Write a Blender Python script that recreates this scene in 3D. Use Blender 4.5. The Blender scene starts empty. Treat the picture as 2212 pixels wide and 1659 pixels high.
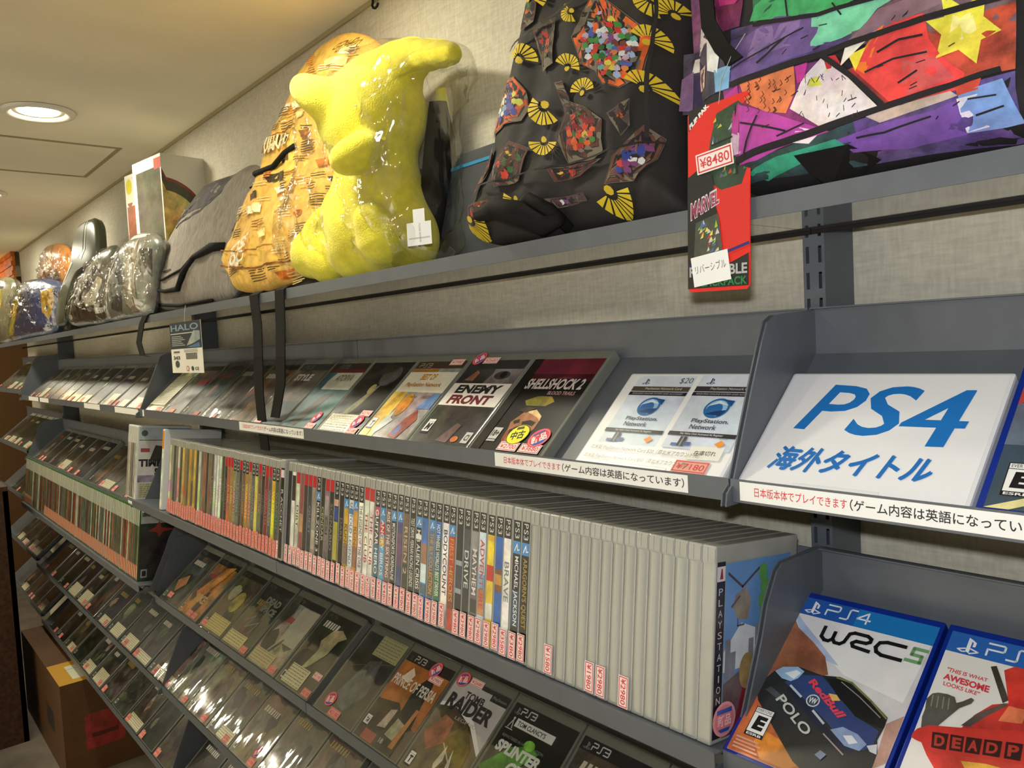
import bpy, bmesh, math, random
from mathutils import Vector, Matrix

SC = bpy.context.scene
COL = SC.collection
S = 0.001                     # all measures below are millimetres from the camera's eye point
EYE = 1.5                     # eye height over the floor (m)

# ------------------------------------------------------------------ camera
F, YAW, PIT, ROL = 1690.2, .8669, -.0563, -.0515
_f = Vector((-math.sin(YAW)*math.cos(PIT), math.cos(YAW)*math.cos(PIT), math.sin(PIT)))
_r0 = Vector((math.cos(YAW), math.sin(YAW), 0)); _u0 = _r0.cross(_f)
_r = math.cos(ROL)*_r0 + math.sin(ROL)*_u0
_u = -math.sin(ROL)*_r0 + math.cos(ROL)*_u0
cam = bpy.data.cameras.new('camera'); cam_ob = bpy.data.objects.new('camera', cam); COL.objects.link(cam_ob)
cam.sensor_fit = 'HORIZONTAL'; cam.sensor_width = 36; cam.lens = F/2212*36; cam.clip_start = .02
M3 = Matrix((_r, _u, -_f)).transposed()
cam_ob.matrix_world = Matrix.Translation((0, 0, EYE)) @ M3.to_4x4()
SC.camera = cam_ob

# ------------------------------------------------------------------ world, flash, exposure
w = bpy.data.worlds.new('world'); SC.world = w; w.use_nodes = True
w.node_tree.nodes['Background'].inputs[0].default_value = (.9, .8, .55, 1)
w.node_tree.nodes['Background'].inputs[1].default_value = .05
SC.view_settings.view_transform = 'Standard'; SC.view_settings.look = 'None'
SC.view_settings.exposure = 0; SC.view_settings.gamma = 1

def lamp(name, kind, loc, energy, color, parent=None, **kw):
    l = bpy.data.lights.new(name, kind); l.energy = energy; l.color = color
    for k, v in kw.items(): setattr(l, k, v)
    o = bpy.data.objects.new(name, l); COL.objects.link(o); o.location = loc
    if parent: o.parent = parent
    return o
FL = (-_r*10 + _u*42)*S
fl = lamp('camera_flash', 'AREA', (FL.x, FL.y, FL.z+EYE), 3.7, (.97, .985, 1), shape='RECTANGLE', size=.026, size_y=.014)
fl.rotation_euler = cam_ob.rotation_euler if False else M3.to_euler()

# downlights in the ceiling (their fixtures are built further down and carry these lamps)
LAMP_X = [-5700, -4500, -3390, -2255, -1120]
LAMP_Y = [415, -800, -1900]
LAMP_W, LAMP_C = (3.9, 4.5, 36), (1, .95, .76)
LAMP_SPREAD = (3.14, 3.14, 1.35)              # far aisle row is added: narrow beams bounce light off the floor

def ray(u, v):
    return M3 @ Vector(((u-1106)/F, -(v-829.5)/F, -1))
def on(u, v, ax, val):        # the point seen at (u, v) of the 2212 x 1659 photograph, on the plane ax = val (mm)
    d = ray(u, v); return d*(val/d['xyz'.index(ax)])

# ------------------------------------------------------------------ materials
def lin(c):
    return tuple((x/255/12.92 if x/255 <= .04045 else ((x/255+.055)/1.055)**2.4) for x in c)
def mat(name, col=(128, 128, 128), rough=.5, spec=.5, metal=0, coat=0, emit=None, estr=0, trans=0):
    m = bpy.data.materials.new(name); m.use_nodes = True
    b = m.node_tree.nodes['Principled BSDF']
    b.inputs['Base Color'].default_value = lin(col)+(1,)
    b.inputs['Roughness'].default_value = rough
    b.inputs['Specular IOR Level'].default_value = spec
    b.inputs['Metallic'].default_value = metal
    b.inputs['Coat Weight'].default_value = coat
    b.inputs['Coat Roughness'].default_value = .06
    b.inputs['Transmission Weight'].default_value = trans
    if emit:
        b.inputs['Emission Color'].default_value = lin(emit)+(1,); b.inputs['Emission Strength'].default_value = estr
    return m
def N(m, t, **kw):
    n = m.node_tree.nodes.new(t)
    for k, v in kw.items(): setattr(n, k, v)
    return n
def L(m, a, b): m.node_tree.links.new(a, b)
def P(m): return m.node_tree.nodes['Principled BSDF']
def noise(m, scale, detail=3, rough=.5, coord='Object', stretch=None, rnd=False):
    tc = N(m, 'ShaderNodeTexCoord'); o = tc.outputs[coord]
    if rnd:
        oi = N(m, 'ShaderNodeObjectInfo'); va = N(m, 'ShaderNodeVectorMath', operation='MULTIPLY_ADD')
        va.inputs[1].default_value = (1, 1, 1)
        vs = N(m, 'ShaderNodeVectorMath', operation='SCALE'); vs.inputs[0].default_value = (37, 91, 53)
        L(m, oi.outputs['Random'], vs.inputs['Scale']); L(m, o, va.inputs[0]); L(m, vs.outputs[0], va.inputs[2]); o = va.outputs[0]
    if stretch:
        mp = N(m, 'ShaderNodeMapping'); mp.inputs['Scale'].default_value = stretch; L(m, o, mp.inputs[0]); o = mp.outputs[0]
    n = N(m, 'ShaderNodeTexNoise'); n.inputs['Scale'].default_value = scale
    n.inputs['Detail'].default_value = detail; n.inputs['Roughness'].default_value = rough
    L(m, o, n.inputs['Vector']); return n
def mrange(m, src, a, b, c, d):
    r = N(m, 'ShaderNodeMapRange')
    for i, v in enumerate((a, b, c, d)): r.inputs[i+1].default_value = v
    L(m, src, r.inputs[0]); return r.outputs[0]
def mix(m, fac, a, b, mode='MIX'):
    x = N(m, 'ShaderNodeMix', data_type='RGBA', blend_type=mode)
    for s, v in ((x.inputs[0], fac), (x.inputs[6], a), (x.inputs[7], b)):
        if hasattr(v, 'is_linked'): L(m, v, s)
        else: s.default_value = v
    return x.outputs[2]
def bump(m, src, strength, dist=.001):
    b = N(m, 'ShaderNodeBump'); b.inputs['Strength'].default_value = strength; b.inputs['Distance'].default_value = dist
    L(m, src, b.inputs['Height']); L(m, b.outputs[0], P(m).inputs['Normal'])
def vary(m, col, scale, lo=.8, hi=1.2, **kw):
    n = noise(m, scale, **kw); r = mrange(m, n.outputs[0], .3, .7, lo, hi)
    rgb = N(m, 'ShaderNodeCombineColor')
    for i in range(3): L(m, r, rgb.inputs[i])
    L(m, mix(m, 1.0, lin(col)+(1,), rgb.outputs[0], 'MULTIPLY'), P(m).inputs['Base Color']); return n

MAT = {}
# woven wallpaper
m = MAT['wallpaper'] = mat('woven_wallpaper', (196, 191, 174), .85, .2)
n1 = noise(m, 260, 2, stretch=(1, 1, .18)); n2 = noise(m, 300, 2, stretch=(.15, 1, 1))
add = N(m, 'ShaderNodeMath', operation='ADD'); L(m, n1.outputs[0], add.inputs[0]); L(m, n2.outputs[0], add.inputs[1])
r = mrange(m, add.outputs[0], .7, 1.3, .86, 1.1); cc = N(m, 'ShaderNodeCombineColor')
for i in range(3): L(m, r, cc.inputs[i])
L(m, mix(m, 1.0, lin((196, 191, 174))+(1,), cc.outputs[0], 'MULTIPLY'), P(m).inputs['Base Color'])
bump(m, add.outputs[0], .5, .0006)
m = MAT['ceiling'] = mat('ceiling_plaster', (234, 228, 206), .9, .1); vary(m, (234, 228, 206), 3, .93, 1.07)
m = MAT['whitewall'] = mat('white_wall', (225, 222, 214), .8, .2)
m = MAT['trim'] = mat('ceiling_trim', (166, 156, 124), .8, .1)
m = MAT['floor'] = mat('dark_floor', (112, 104, 94), .6, .3); vary(m, (112, 104, 94), 8, .7, 1.3)
m = MAT['brownwall'] = mat('brown_wall', (96, 70, 42), .7, .2)
m = MAT['wood'] = mat('wood_board', (64, 42, 28), .5, .3); vary(m, (64, 42, 28), 9, .6, 1.4, stretch=(1, 8, 8))
m = MAT['orangewood'] = mat('orange_wood', (200, 112, 36), .5, .3); vary(m, (200, 112, 36), 14, .6, 1.4, stretch=(1, 6, 2))
# shelf paint: satin grey with faint orange-peel and dust
m = MAT['metal'] = mat('grey_shelf_paint', (94, 99, 105), .38, .45); vary(m, (94, 99, 105), 30, .93, 1.07)
nn = noise(m, 900, 2); bump(m, nn.outputs[0], .12, .0003)
m = MAT['post'] = mat('grey_post_paint', (84, 91, 100), .35, .5)
m = MAT['gloss'] = mat('glossy_shelf_underside', (96, 98, 98), .06, .9, coat=.8)
m = MAT['dark'] = mat('matte_black', (22, 19, 18), .7, .3)
# clear game-case plastic
m = MAT['case'] = mat('frosted_case_plastic', (168, 168, 160), .22, .5, coat=.3)
P(m).inputs['Subsurface Weight'].default_value = 0
vary(m, (166, 166, 158), 40, .93, 1.06, rnd=True)
m = MAT['casedark'] = mat('clear_case_plastic', (122, 124, 114), .2, .5, coat=.3); vary(m, (122, 124, 114), 40, .93, 1.06, rnd=True)
m = MAT['caseshine'] = mat('clear_spine_plastic', (166, 166, 158), .16, .6, coat=.5)
m = MAT['casegreen'] = mat('green_case_plastic', (38, 92, 24), .3, .5)
m = MAT['casewhite'] = mat('white_case_plastic', (226, 228, 230), .3, .5)
m = MAT['caseblue'] = mat('blue_case_plastic', (16, 44, 140), .22, .5)
# printed paper: flat colours come from the mesh, 'alpha' says how photographic (mottled) the print is
def print_mat(name, rough, coat, scale=34, bumpy=0):
    m = mat(name, rough=rough, coat=coat)
    at = N(m, 'ShaderNodeAttribute', attribute_name='Col')
    n1 = noise(m, scale, 5, .62, rnd=True); n2 = noise(m, scale*.45, 2, .5, rnd=True)
    k = mrange(m, n1.outputs[0], .36, .64, .12, 2.1); cc = N(m, 'ShaderNodeCombineColor')
    for i in range(3): L(m, k, cc.inputs[i])
    c1 = mix(m, at.outputs['Alpha'], (1, 1, 1, 1), cc.outputs[0]); c1 = mix(m, 1.0, at.outputs['Color'], c1, 'MULTIPLY')
    hs = N(m, 'ShaderNodeHueSaturation'); hs.inputs['Saturation'].default_value = .95; hs.inputs['Value'].default_value = 2.0
    L(m, n2.outputs['Color'], hs.inputs['Color'])
    c2 = mix(m, 1.0, c1, hs.outputs[0], 'MULTIPLY')
    L(m, mix(m, at.outputs['Alpha'], c1, c2), P(m).inputs['Base Color'])
    if bumpy:
        n3 = noise(m, 16, 3, .6, rnd=True, stretch=(1, 1, .45)); bump(m, n3.outputs[0], bumpy, .006)
    return m
MAT['print'] = print_mat('printed_cover', .30, .25)
MAT['paper'] = print_mat('printed_paper', .6, 0)
MAT['cloth'] = print_mat('printed_cloth', .8, 0, 60)
nn = noise(MAT['cloth'], 700, 1); bump(MAT['cloth'], nn.outputs[0], .35, .0005)
m = MAT['greycloth'] = mat('grey_marl_cloth', (142, 136, 128), .95, .1); vary(m, (142, 136, 128), 160, .8, 1.2, stretch=(1, .3, .3), detail=4)
m = MAT['blackcloth'] = mat('black_webbing', (24, 23, 22), .8, .2); nn = noise(m, 800, 1); bump(m, nn.outputs[0], .5, .0006)
m = MAT['plush'] = mat('yellow_plush', (234, 222, 74), .9, .1); vary(m, (234, 222, 74), 60, .86, 1.1, detail=5)
P(m).inputs['Sheen Weight'].default_value = .4; P(m).inputs['Sheen Tint'].default_value = (1, .95, .5, 1)
nn = noise(m, 420, 3); bump(m, nn.outputs[0], .6, .002)
m = MAT['cardboard'] = mat('cardboard', (150, 108, 52), .8, .2); vary(m, (150, 108, 52), 12, .85, 1.15)
m = MAT['string'] = mat('clear_string', (190, 190, 185), .3, .5)
# clear film: mostly see-through with a sharp wrinkled gloss
def film(name, bscale, bstr, bdist, amt, rnd=True, rough=.08, stretch=(1, 1, 1), cap=.22):
    m = bpy.data.materials.new(name); m.use_nodes = True; t = m.node_tree; t.nodes.clear()
    out = N(m, 'ShaderNodeOutputMaterial'); tr = N(m, 'ShaderNodeBsdfTransparent'); gl = N(m, 'ShaderNodeBsdfGlossy')
    gl.inputs['Roughness'].default_value = rough; tr.inputs[0].default_value = (.97, .97, .96, 1)
    fr = N(m, 'ShaderNodeFresnel'); fr.inputs['IOR'].default_value = 1.45
    ad = N(m, 'ShaderNodeMath', operation='MULTIPLY_ADD'); ad.inputs[1].default_value = .8; ad.inputs[2].default_value = amt
    mx = N(m, 'ShaderNodeMixShader'); n = noise(m, bscale, 1.6, .5, rnd=rnd, stretch=stretch)
    b = N(m, 'ShaderNodeBump'); b.inputs['Strength'].default_value = bstr; b.inputs['Distance'].default_value = bdist
    L(m, n.outputs[0], b.inputs['Height']); L(m, b.outputs[0], gl.inputs['Normal']); L(m, b.outputs[0], fr.inputs['Normal'])
    cl = N(m, 'ShaderNodeMath', operation='MINIMUM'); cl.inputs[1].default_value = cap
    L(m, fr.outputs[0], ad.inputs[0]); L(m, ad.outputs[0], cl.inputs[0]); L(m, cl.outputs[0], mx.inputs[0]); L(m, tr.outputs[0], mx.inputs[1]); L(m, gl.outputs[0], mx.inputs[2])
    L(m, mx.outputs[0], out.inputs[0]); return m
MAT['wrap'] = film('shrink_wrap', 19, .8, .007, .02, stretch=(1, 1, .35), rough=.05, cap=.2)
MAT['bag'] = film('plastic_bag_film', 34, 1, .007, .02, rough=.06, cap=.26, stretch=(1.3, 1, .45))
MAT['bagfar'] = film('crinkled_film', 30, 1, .009, .02, rough=.08, cap=.3)

# ------------------------------------------------------------------ mesh building
class MB:
    """collects shapes (mm, local to the thing) with a colour per face and links them as ONE mesh object"""
    def __init__(s): s.v = []; s.f = []; s.c = []; s.m = []
    def add(s, vs, fs, col=(128, 128, 128), tex=0, mi=0):
        b = len(s.v); s.v += [tuple(p) for p in vs]
        c = lin(col)+(tex,)
        for f in fs: s.f.append([i+b for i in f]); s.c.append(c); s.m.append(mi)
    def box(s, x0, x1, y0, y1, z0, z1, col=(128, 128, 128), tex=0, mi=0):
        vs = [(x, y, z) for z in (z0, z1) for y in (y0, y1) for x in (x0, x1)]
        s.add(vs, [(0, 1, 5, 4), (1, 3, 7, 5), (3, 2, 6, 7), (2, 0, 4, 6), (4, 5, 7, 6), (2, 3, 1, 0)], col, tex, mi)
    def prism_x(s, yz, x0, x1, col=(128, 128, 128), tex=0, mi=0):
        n = len(yz)
        vs = [(x0, y, z) for y, z in yz]+[(x1, y, z) for y, z in yz]
        s.add(vs, [tuple(range(n))[::-1], tuple(range(n, 2*n))]+[(i, (i+1) % n, n+(i+1) % n, n+i) for i in range(n)], col, tex, mi)
    def build(s, name, material, parent=None, smooth=False, loc=None):
        me = bpy.data.meshes.new(name); me.from_pydata([(a*S, b*S, c*S) for a, b, c in s.v], [], s.f)
        at = me.color_attributes.new('Col', 'FLOAT_COLOR', 'CORNER')
        buf = []
        for f, c in zip(s.f, s.c): buf += list(c)*len(f)
        at.data.foreach_set('color', buf)
        for x in (material if isinstance(material, (list, tuple)) else [material]): me.materials.append(MAT[x] if isinstance(x, str) else x)
        if any(s.m): me.polygons.foreach_set('material_index', s.m)
        if smooth: me.polygons.foreach_set('use_smooth', [True]*len(me.polygons))
        me.update(); o = bpy.data.objects.new(name, me); COL.objects.link(o)
        if parent: o.parent = parent
        if loc is not None: o.location = W(*loc)
        return o
def W(x, y, z): return (x*S, y*S, z*S+EYE)
def tag(o, label=None, cat=None, group=None, kind=None):
    for k, v in (('label', label), ('category', cat), ('group', group), ('kind', kind)):
        if v: o[k] = v
    return o
def thing(name, label, cat, loc, rx=0, rz=0, group=None):
    o = bpy.data.objects.new(name, None); COL.objects.link(o); o.empty_display_size = .02
    o.location = W(*loc); o.rotation_euler = (rx, 0, rz)
    return tag(o, label, cat, group)
def put(name, data, parent):
    o = bpy.data.objects.new(name, data); COL.objects.link(o); o.parent = parent; return o

_TX = {}
def glyphs(t, bold=0, font=None):
    k = (t, bold)
    if k not in _TX:
        cu = bpy.data.curves.new('lettering', 'FONT'); cu.body = t; cu.offset = bold; cu.resolution_u = 3
        ob = bpy.data.objects.new('lettering', cu); me = ob.to_mesh()
        vs = [(v.co.x, v.co.y) for v in me.vertices]; fs = [tuple(p.vertices) for p in me.polygons]
        ob.to_mesh_clear(); bpy.data.objects.remove(ob); bpy.data.curves.remove(cu)
        if not vs: vs = [(0, 0), (1, 0), (1, 1)]; fs = []
        x0 = min(a for a, b in vs); x1 = max(a for a, b in vs); y0 = min(b for a, b in vs); y1 = max(b for a, b in vs)
        _TX[k] = ([((a-x0)/max(x1-x0, 1e-6), (b-y0)/max(y1-y0, 1e-6)) for a, b in vs], fs)
    return _TX[k]

class Art:
    """flat printed layers on a face: pos(p, q, off) turns face coordinates (mm) into local 3D"""
    def __init__(s, pos, mb=None): s.mb = mb or MB(); s.pos = pos; s.k = 0
    def _o(s): s.k += 1; return .05*s.k+.15
    def poly(s, pts, col, tex=0, o=None):
        o = s._o() if o is None else o
        s.mb.add([s.pos(p, q, o) for p, q in pts], [tuple(range(len(pts)))], col, tex)
    def rect(s, x0, x1, z0, z1, col, tex=0): s.poly([(x0, z0), (x1, z0), (x1, z1), (x0, z1)], col, tex)
    def ell(s, cx, cz, rx, rz, col, tex=0, n=28, rot=0):
        c, d = math.cos(rot), math.sin(rot)
        s.poly([(cx+rx*math.cos(6.2832*i/n)*c-rz*math.sin(6.2832*i/n)*d, cz+rx*math.cos(6.2832*i/n)*d+rz*math.sin(6.2832*i/n)*c) for i in range(n)], col, tex)
    def frame(s, x0, x1, z0, z1, t, col):
        o = s._o()
        for a in ((x0, x1, z0, z0+t), (x0, x1, z1-t, z1), (x0, x0+t, z0, z1), (x1-t, x1, z0, z1)):
            s.poly([(a[0], a[2]), (a[1], a[2]), (a[1], a[3]), (a[0], a[3])], col, 0, o)
    def line(s, pts, wd, col, tex=0):
        o = s._o()
        for (a, b), (c, d) in zip(pts, pts[1:]):
            l = math.hypot(c-a, d-b) or 1; nx, nz = -(d-b)/l*wd/2, (c-a)/l*wd/2; ex, ez = (c-a)/l*wd*.3, (d-b)/l*wd*.3
            s.poly([(a-nx-ex, b-nz-ez), (c-nx+ex, d-nz+ez), (c+nx+ex, d+nz+ez), (a+nx-ex, b+nz-ez)], col, tex, o)
    def txt(s, t, x0, x1, z0, z1, col, bold=0, shear=0, down=False, up=False):
        vs, fs = glyphs(t, bold); o = s._o(); out = []
        for a, b in vs:
            if down: p, q = x0+(x1-x0)*b, z1-(z1-z0)*a          # reads from top to bottom
            elif up: p, q = x1-(x1-x0)*b, z0+(z1-z0)*a
            else: p, q = x0+(x1-x0)*a+shear*b*(z1-z0), z0+(z1-z0)*b
            out.append(s.pos(p, q, o))
        s.mb.add(out, fs, col, 0)
    def txq(s, t, quad, col, bold=0):                              # lettering stretched over four corners BL BR TR TL
        vs, fs = glyphs(t, bold); o = s._o()
        (ax, az), (bx, bz), (cx, cz), (dx, dz) = quad
        s.mb.add([s.pos((1-b)*((1-a)*ax+a*bx)+b*((1-a)*dx+a*cx), (1-b)*((1-a)*az+a*bz)+b*((1-a)*dz+a*cz), o) for a, b in vs], fs, col, 0)
def front(p, q, o): return (p, -o, q)
# ------------------------------------------------------------------ room
WALL, CEIL, FLOOR = 778, 628, -1500
def struct(name, mb, m): return tag(mb.build(name, m, loc=(0, 0, 0)), kind='structure')
b = MB(); b.box(-5050, 2200, WALL, WALL+80, FLOOR, CEIL); struct('wall_back', b, 'wallpaper')
b = MB(); b.box(-6500, 2200, -2600, WALL+900, CEIL, CEIL+60); struct('ceiling', b, 'ceiling')
b = MB(); b.box(-6500, 2200, -2600, WALL+900, FLOOR-60, FLOOR); struct('floor', b, 'floor')
b = MB(); b.box(-6580, -6500, -2600, WALL+900, FLOOR, CEIL); struct('wall_left', b, 'brownwall')
b = MB(); b.box(2200, 2280, -2600, WALL+900, FLOOR, CEIL); struct('wall_right', b, 'whitewall')
b = MB(); b.box(-6500, 2200, -2680, -2600, FLOOR, CEIL); struct('wall_front', b, 'whitewall')
b = MB(); b.box(-6500, -5050, WALL+820, WALL+900, FLOOR, CEIL); struct('wall_niche', b, 'brownwall')
b = MB(); b.box(-5050, 2200, WALL-5, WALL-.5, CEIL-9, CEIL-.5); struct('trim_shadow_gap', b, 'trim')  # darker beige strip draws in the shadow gap where wall meets ceiling
# hatch outline in the ceiling: four thin cover strips
b = MB()
for x in (-2535, -2975): b.box(x-7, x+7, -260, 676, CEIL-1.6, CEIL-.2)
b.box(-2968, -2542, 664, 676, CEIL-1.6, CEIL-.2); b.box(-2968, -2542, -260, -248, CEIL-1.6, CEIL-.2)
struct('trim_2', b, 'trim')

# orange wooden valance over the dark frame at the far end of the room
t = thing('wooden_valance', 'orange-lit slatted wooden valance at the far left end of the room', 'valance', (-5560, 760, 470))
b = MB()
for k in range(6): b.box(-240, 480, -14-6*(k % 2), 0, 4+26*k, 29+26*k)
b.build('slats', 'orangewood', t)
b = MB(); b.box(-260, 480, -30, 6, -70, 2); b.build('dark_frame', 'dark', t)
lamp('valance_light', 'POINT', W(-5450, 560, 380), 1.6, (1, .5, .12), shadow_soft_size=.05)

# downlights
def lathe(mb, prof, n=40, mi=0):
    vs = []; fs = []
    for r, z in prof: vs += [(r*math.cos(6.28319*i/n), r*math.sin(6.28319*i/n), z) for i in range(n)]
    for k in range(len(prof)-1):
        for i in range(n): fs.append((k*n+i, k*n+(i+1) % n, (k+1)*n+(i+1) % n, (k+1)*n+i))
    mb.add(vs, fs, (235, 235, 230), 0, mi)
MAT['lampwhite'] = mat('white_lamp_ring', (232, 230, 222), .3, .5)
MAT['glow'] = mat('glowing_lamp_face', (255, 255, 255), .5, 0, emit=(255, 240, 205), estr=40)
b = MB(); lathe(b, [(82, -1), (80, -7), (66, -9), (60, -2), (52, 6)]); ringd = b.build('trim_ring', 'lampwhite', smooth=True)
b = MB(); lathe(b, [(.1, -3), (30, -3), (46, -1), (52, 5)]); glowd = b.build('lamp_face', 'glow', smooth=True)
first = True
for j, y in enumerate(LAMP_Y):  # the farthest row is unseen, added to brighten the ceiling by bounce
    for i, x in enumerate(LAMP_X):
        t = thing('downlight', 'x', 'ceiling light', (x, y, CEIL), group='round ceiling downlights')
        t['label'] = ('round white glowing downlight in the ceiling, right of the hatch outline' if (i, j) == (3, 0) else
                      'distant round glowing downlight cut by the left edge, left of the hatch outline' if (i, j) == (2, 0) else
                      'unseen round white ceiling downlight outside the picture')
        if first: a, c = ringd, glowd; a.parent = t; c.parent = t; first = False
        else: a = put('trim_ring', ringd.data, t); c = put('lamp_face', glowd.data, t)
        lamp('downlight_lamp', 'AREA', (0, 0, -.012), LAMP_W[j], LAMP_C, t, shape='DISK', size=.1, spread=LAMP_SPREAD[j])

# black J-shaped hook high on the wall
t = MB()
def tube(mb, pts, r, n=8, col=(20, 20, 20)):
    vs = []; fs = []; P_ = [Vector(p) for p in pts]
    for k, p in enumerate(P_):
        d = (P_[min(k+1, len(P_)-1)]-P_[max(k-1, 0)]).normalized(); a = d.orthogonal().normalized()
        if k: a = (pa - d*pa.dot(d)).normalized()
        pa = a; c = d.cross(a); rr = r[k] if isinstance(r, (list, tuple)) else r
        vs += [p+(a*math.cos(6.28319*i/n)+c*math.sin(6.28319*i/n))*rr for i in range(n)]
    for k in range(len(P_)-1):
        for i in range(n): fs.append((k*n+i, k*n+(i+1) % n, (k+1)*n+(i+1) % n, (k+1)*n+i))
    fs += [tuple(range(n))[::-1], tuple(range((len(P_)-1)*n, len(P_)*n))]
    mb.add(vs, fs, col)
hb = MB(); tube(hb, [(0, -3, 40), (0, -7, 22), (2, -8, 6)]+[(13-11*math.cos(a), -10, 2-11*math.sin(a)) for a in (.3, .8, 1.4, 2.0, 2.6)], 2.3)
tag(hb.build('wall_hook', 'dark', loc=(-1240, WALL, 612)), 'black metal hook high on the beige wall under the ceiling', 'hook')

# ------------------------------------------------------------------ slotted uprights and shelves
POSTS = [493, -387, -1268, -2149, -3030, -3911, -4792]      # joints between the boards; uprights stand at every second one
def post_mesh():
    mb = MB(); xs = [-11, -8, -4.6, 4.6, 8, 11]; z = FLOOR; top = 100
    while z < top:                                              # ladder of slot cells
        for i in range(5):
            slot = i in (1, 3)
            if slot: mb.box(xs[i], xs[i+1], 0, 1.5, z, z+9)
            else: mb.box(xs[i], xs[i+1], 0, 1.5, z, z+25)
        z += 25
    mb.box(-11, -9.5, 1.5, 57.5, FLOOR, top); mb.box(9.5, 11, 1.5, 57.5, FLOOR, top)
    return mb
pm = None
ORD = ['first', 'second', 'third', 'fourth', 'fifth', 'sixth', 'seventh', 'eighth', 'ninth', 'tenth', 'eleventh', 'twelfth', 'thirteenth', 'fourteenth', 'fifteenth', 'sixteenth',
       'seventeenth', 'eighteenth', 'nineteenth', 'twentieth']
for tens in ('twenty', 'thirty', 'forty', 'fifty', 'sixty', 'seventy', 'eighty', 'ninety', 'hundred and'):
    ORD += [tens+'-'+q for q in ORD[:9]]+[{'hundred and': 'x'}.get(tens, {'twenty': 'thirtieth', 'thirty': 'fortieth', 'forty': 'fiftieth', 'fifty': 'sixtieth', 'sixty': 'seventieth', 'seventy': 'eightieth', 'eighty': 'ninetieth', 'ninety': 'hundredth'}.get(tens))]
POSTLAB = {-387: 'grey steel upright with two columns of slots, beside the white sign case',
           493: 'grey slotted upright out of the picture to the right', -1268: 'grey slotted upright hidden behind the long spine row',
           -2149: 'grey slotted upright behind the dangling bag tag', -3030: 'grey slotted upright behind the distant face-out cases',
           -3911: 'grey slotted upright near the far left shelf end', -4792: 'farthest grey slotted upright at the left edge'}
for x in (-387, -2149, -3911):
    if pm is None: o = post_mesh().build('slotted_upright', 'post'); pm = o.data
    else: o = bpy.data.objects.new('slotted_upright', pm); COL.objects.link(o)
    o.location = W(x, 718, 0); tag(o, POSTLAB[x], 'shelf post', 'slotted shelf uprights')

PITCH = {'B': (571, -131, .852), 'C': (540, -357, .119), 'W': (545.6, -360.2, .946), 'D': (572, -616, .875), 'E': (572, -858, .875),
         'F': (572, -1105, .875), 'X': (540, -582, .119), 'G': (572, -388, .875)}
def fr(row, up, dep):                                           # (y, z) of a point up the case face and behind it
    y, z, a = PITCH[row]; return (y+up*math.sin(a)+dep*math.cos(a), z+up*math.cos(a)-dep*math.sin(a))
LEVEL = {'B': 'top slanted', 'C': 'second', 'W': 'second', 'G': 'second', 'D': 'third slanted', 'X': 'third', 'E': 'fourth slanted', 'F': 'lowest slanted'}
BAYNAME = ['the bay right of the white sign case', 'the bay under the patterned backpacks', 'the bay under the yellow backpack', 'the bay left of the dangling bag tag',
           'the bay near the far left end', 'the farthest bay']
def plate(row, shift=0):
    if row in ('C', 'X', 'W'):
        q = -225 if row == 'X' else 0
        pts = [(528, -376), (528, -372), (559, -368), (574, -339), (604, -276), (614, -249), (631, -223), (641, -217), (714, -217), (714, -392)]
        return [(a, b+q) for a, b in pts]
    y, z, a = PITCH[row]; d = z+131; e = y-571
    return [(556+e, -150+d), (558+e, -139+d), (567+e, -132+d), (599+e, -57+d), (619+e, -13+d), (628+e, 4+d), (640+e, 10+d), (714, 14+d), (714, -150+d)]
SHELF = {}
def shelf(row, x0, x1, bay, lift=0, ends=(0, 0)):
    t = thing('display_shelf', 'grey steel %s shelf in %s' % (LEVEL[row], BAYNAME[bay]), 'shelf', (x0, 0, lift), group='grey steel display shelves')
    w = x1-x0; y, z, a = PITCH[row]
    if row in ('C', 'X'):
        f0 = fr(row, -1, -7); f1 = fr(row, -1, 150)
        b = MB(); b.prism_x([f0, f1, (f1[0], f1[1]-1.5), (f0[0], f0[1]-1.5)], 0, w); b.build('tray', 'metal', t)
        b = MB(); b.prism_x([(712, f1[1]-20), (713.5, f1[1]-20), (713.5, z+137), (712, z+137)], 0, w); b.build('back_panel', 'metal', t)
        ly, lz = f0[0], f0[1]
    else:
        D = 15.6
        p0 = fr(row, -1, D); tt = (712-p0[0])/math.sin(a); p1 = (712, p0[1]+tt*math.cos(a)); pf = fr(row, -1, -4)
        n = (math.cos(a)*1.5, -math.sin(a)*1.5)
        top = z+147 if row != 'W' else z+143
        b = MB(); b.prism_x([p0, p1, (p1[0]+n[0], p1[1]+n[1]), (p0[0]+n[0], p0[1]+n[1])], 0, w)
        b.prism_x([pf, p0, (p0[0]-1, p0[1]-1.5), (pf[0]-1, pf[1]-1.5)], 0, w); b.build('tray', 'metal', t)
        b = MB(); b.prism_x([(712, p1[1]), (713.5, p1[1]), (713.5, top), (712, top)], 0, w); b.prism_x([(713.5, top), (713.5, top-1.5), (705, top-1.5), (705, top)], 0, w)
        b.build('back_panel', 'metal', t)
        ly, lz = pf
    b = MB(); b.box(0, w, ly-1.6, ly, lz-17, lz+1.2); b.prism_x([(ly-1.6, lz-17), (ly-1.6, lz-18.5), (ly+14, lz-18.5), (ly+14, lz-17)], 0, w)
    rail = b.build('front_rail', 'metal', t)
    for e, xx in ((0, .5), (1, w-2.0)):
        if ends[e]:
            b = MB(); b.prism_x(plate(row), xx, xx+1.5); b.build('end_plate', 'metal', t)
    SHELF[(row, bay)] = (t, ly-1.6, lz, x0)
    return t
bays = [(POSTS[i+1], POSTS[i]) for i in range(6)]
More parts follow.
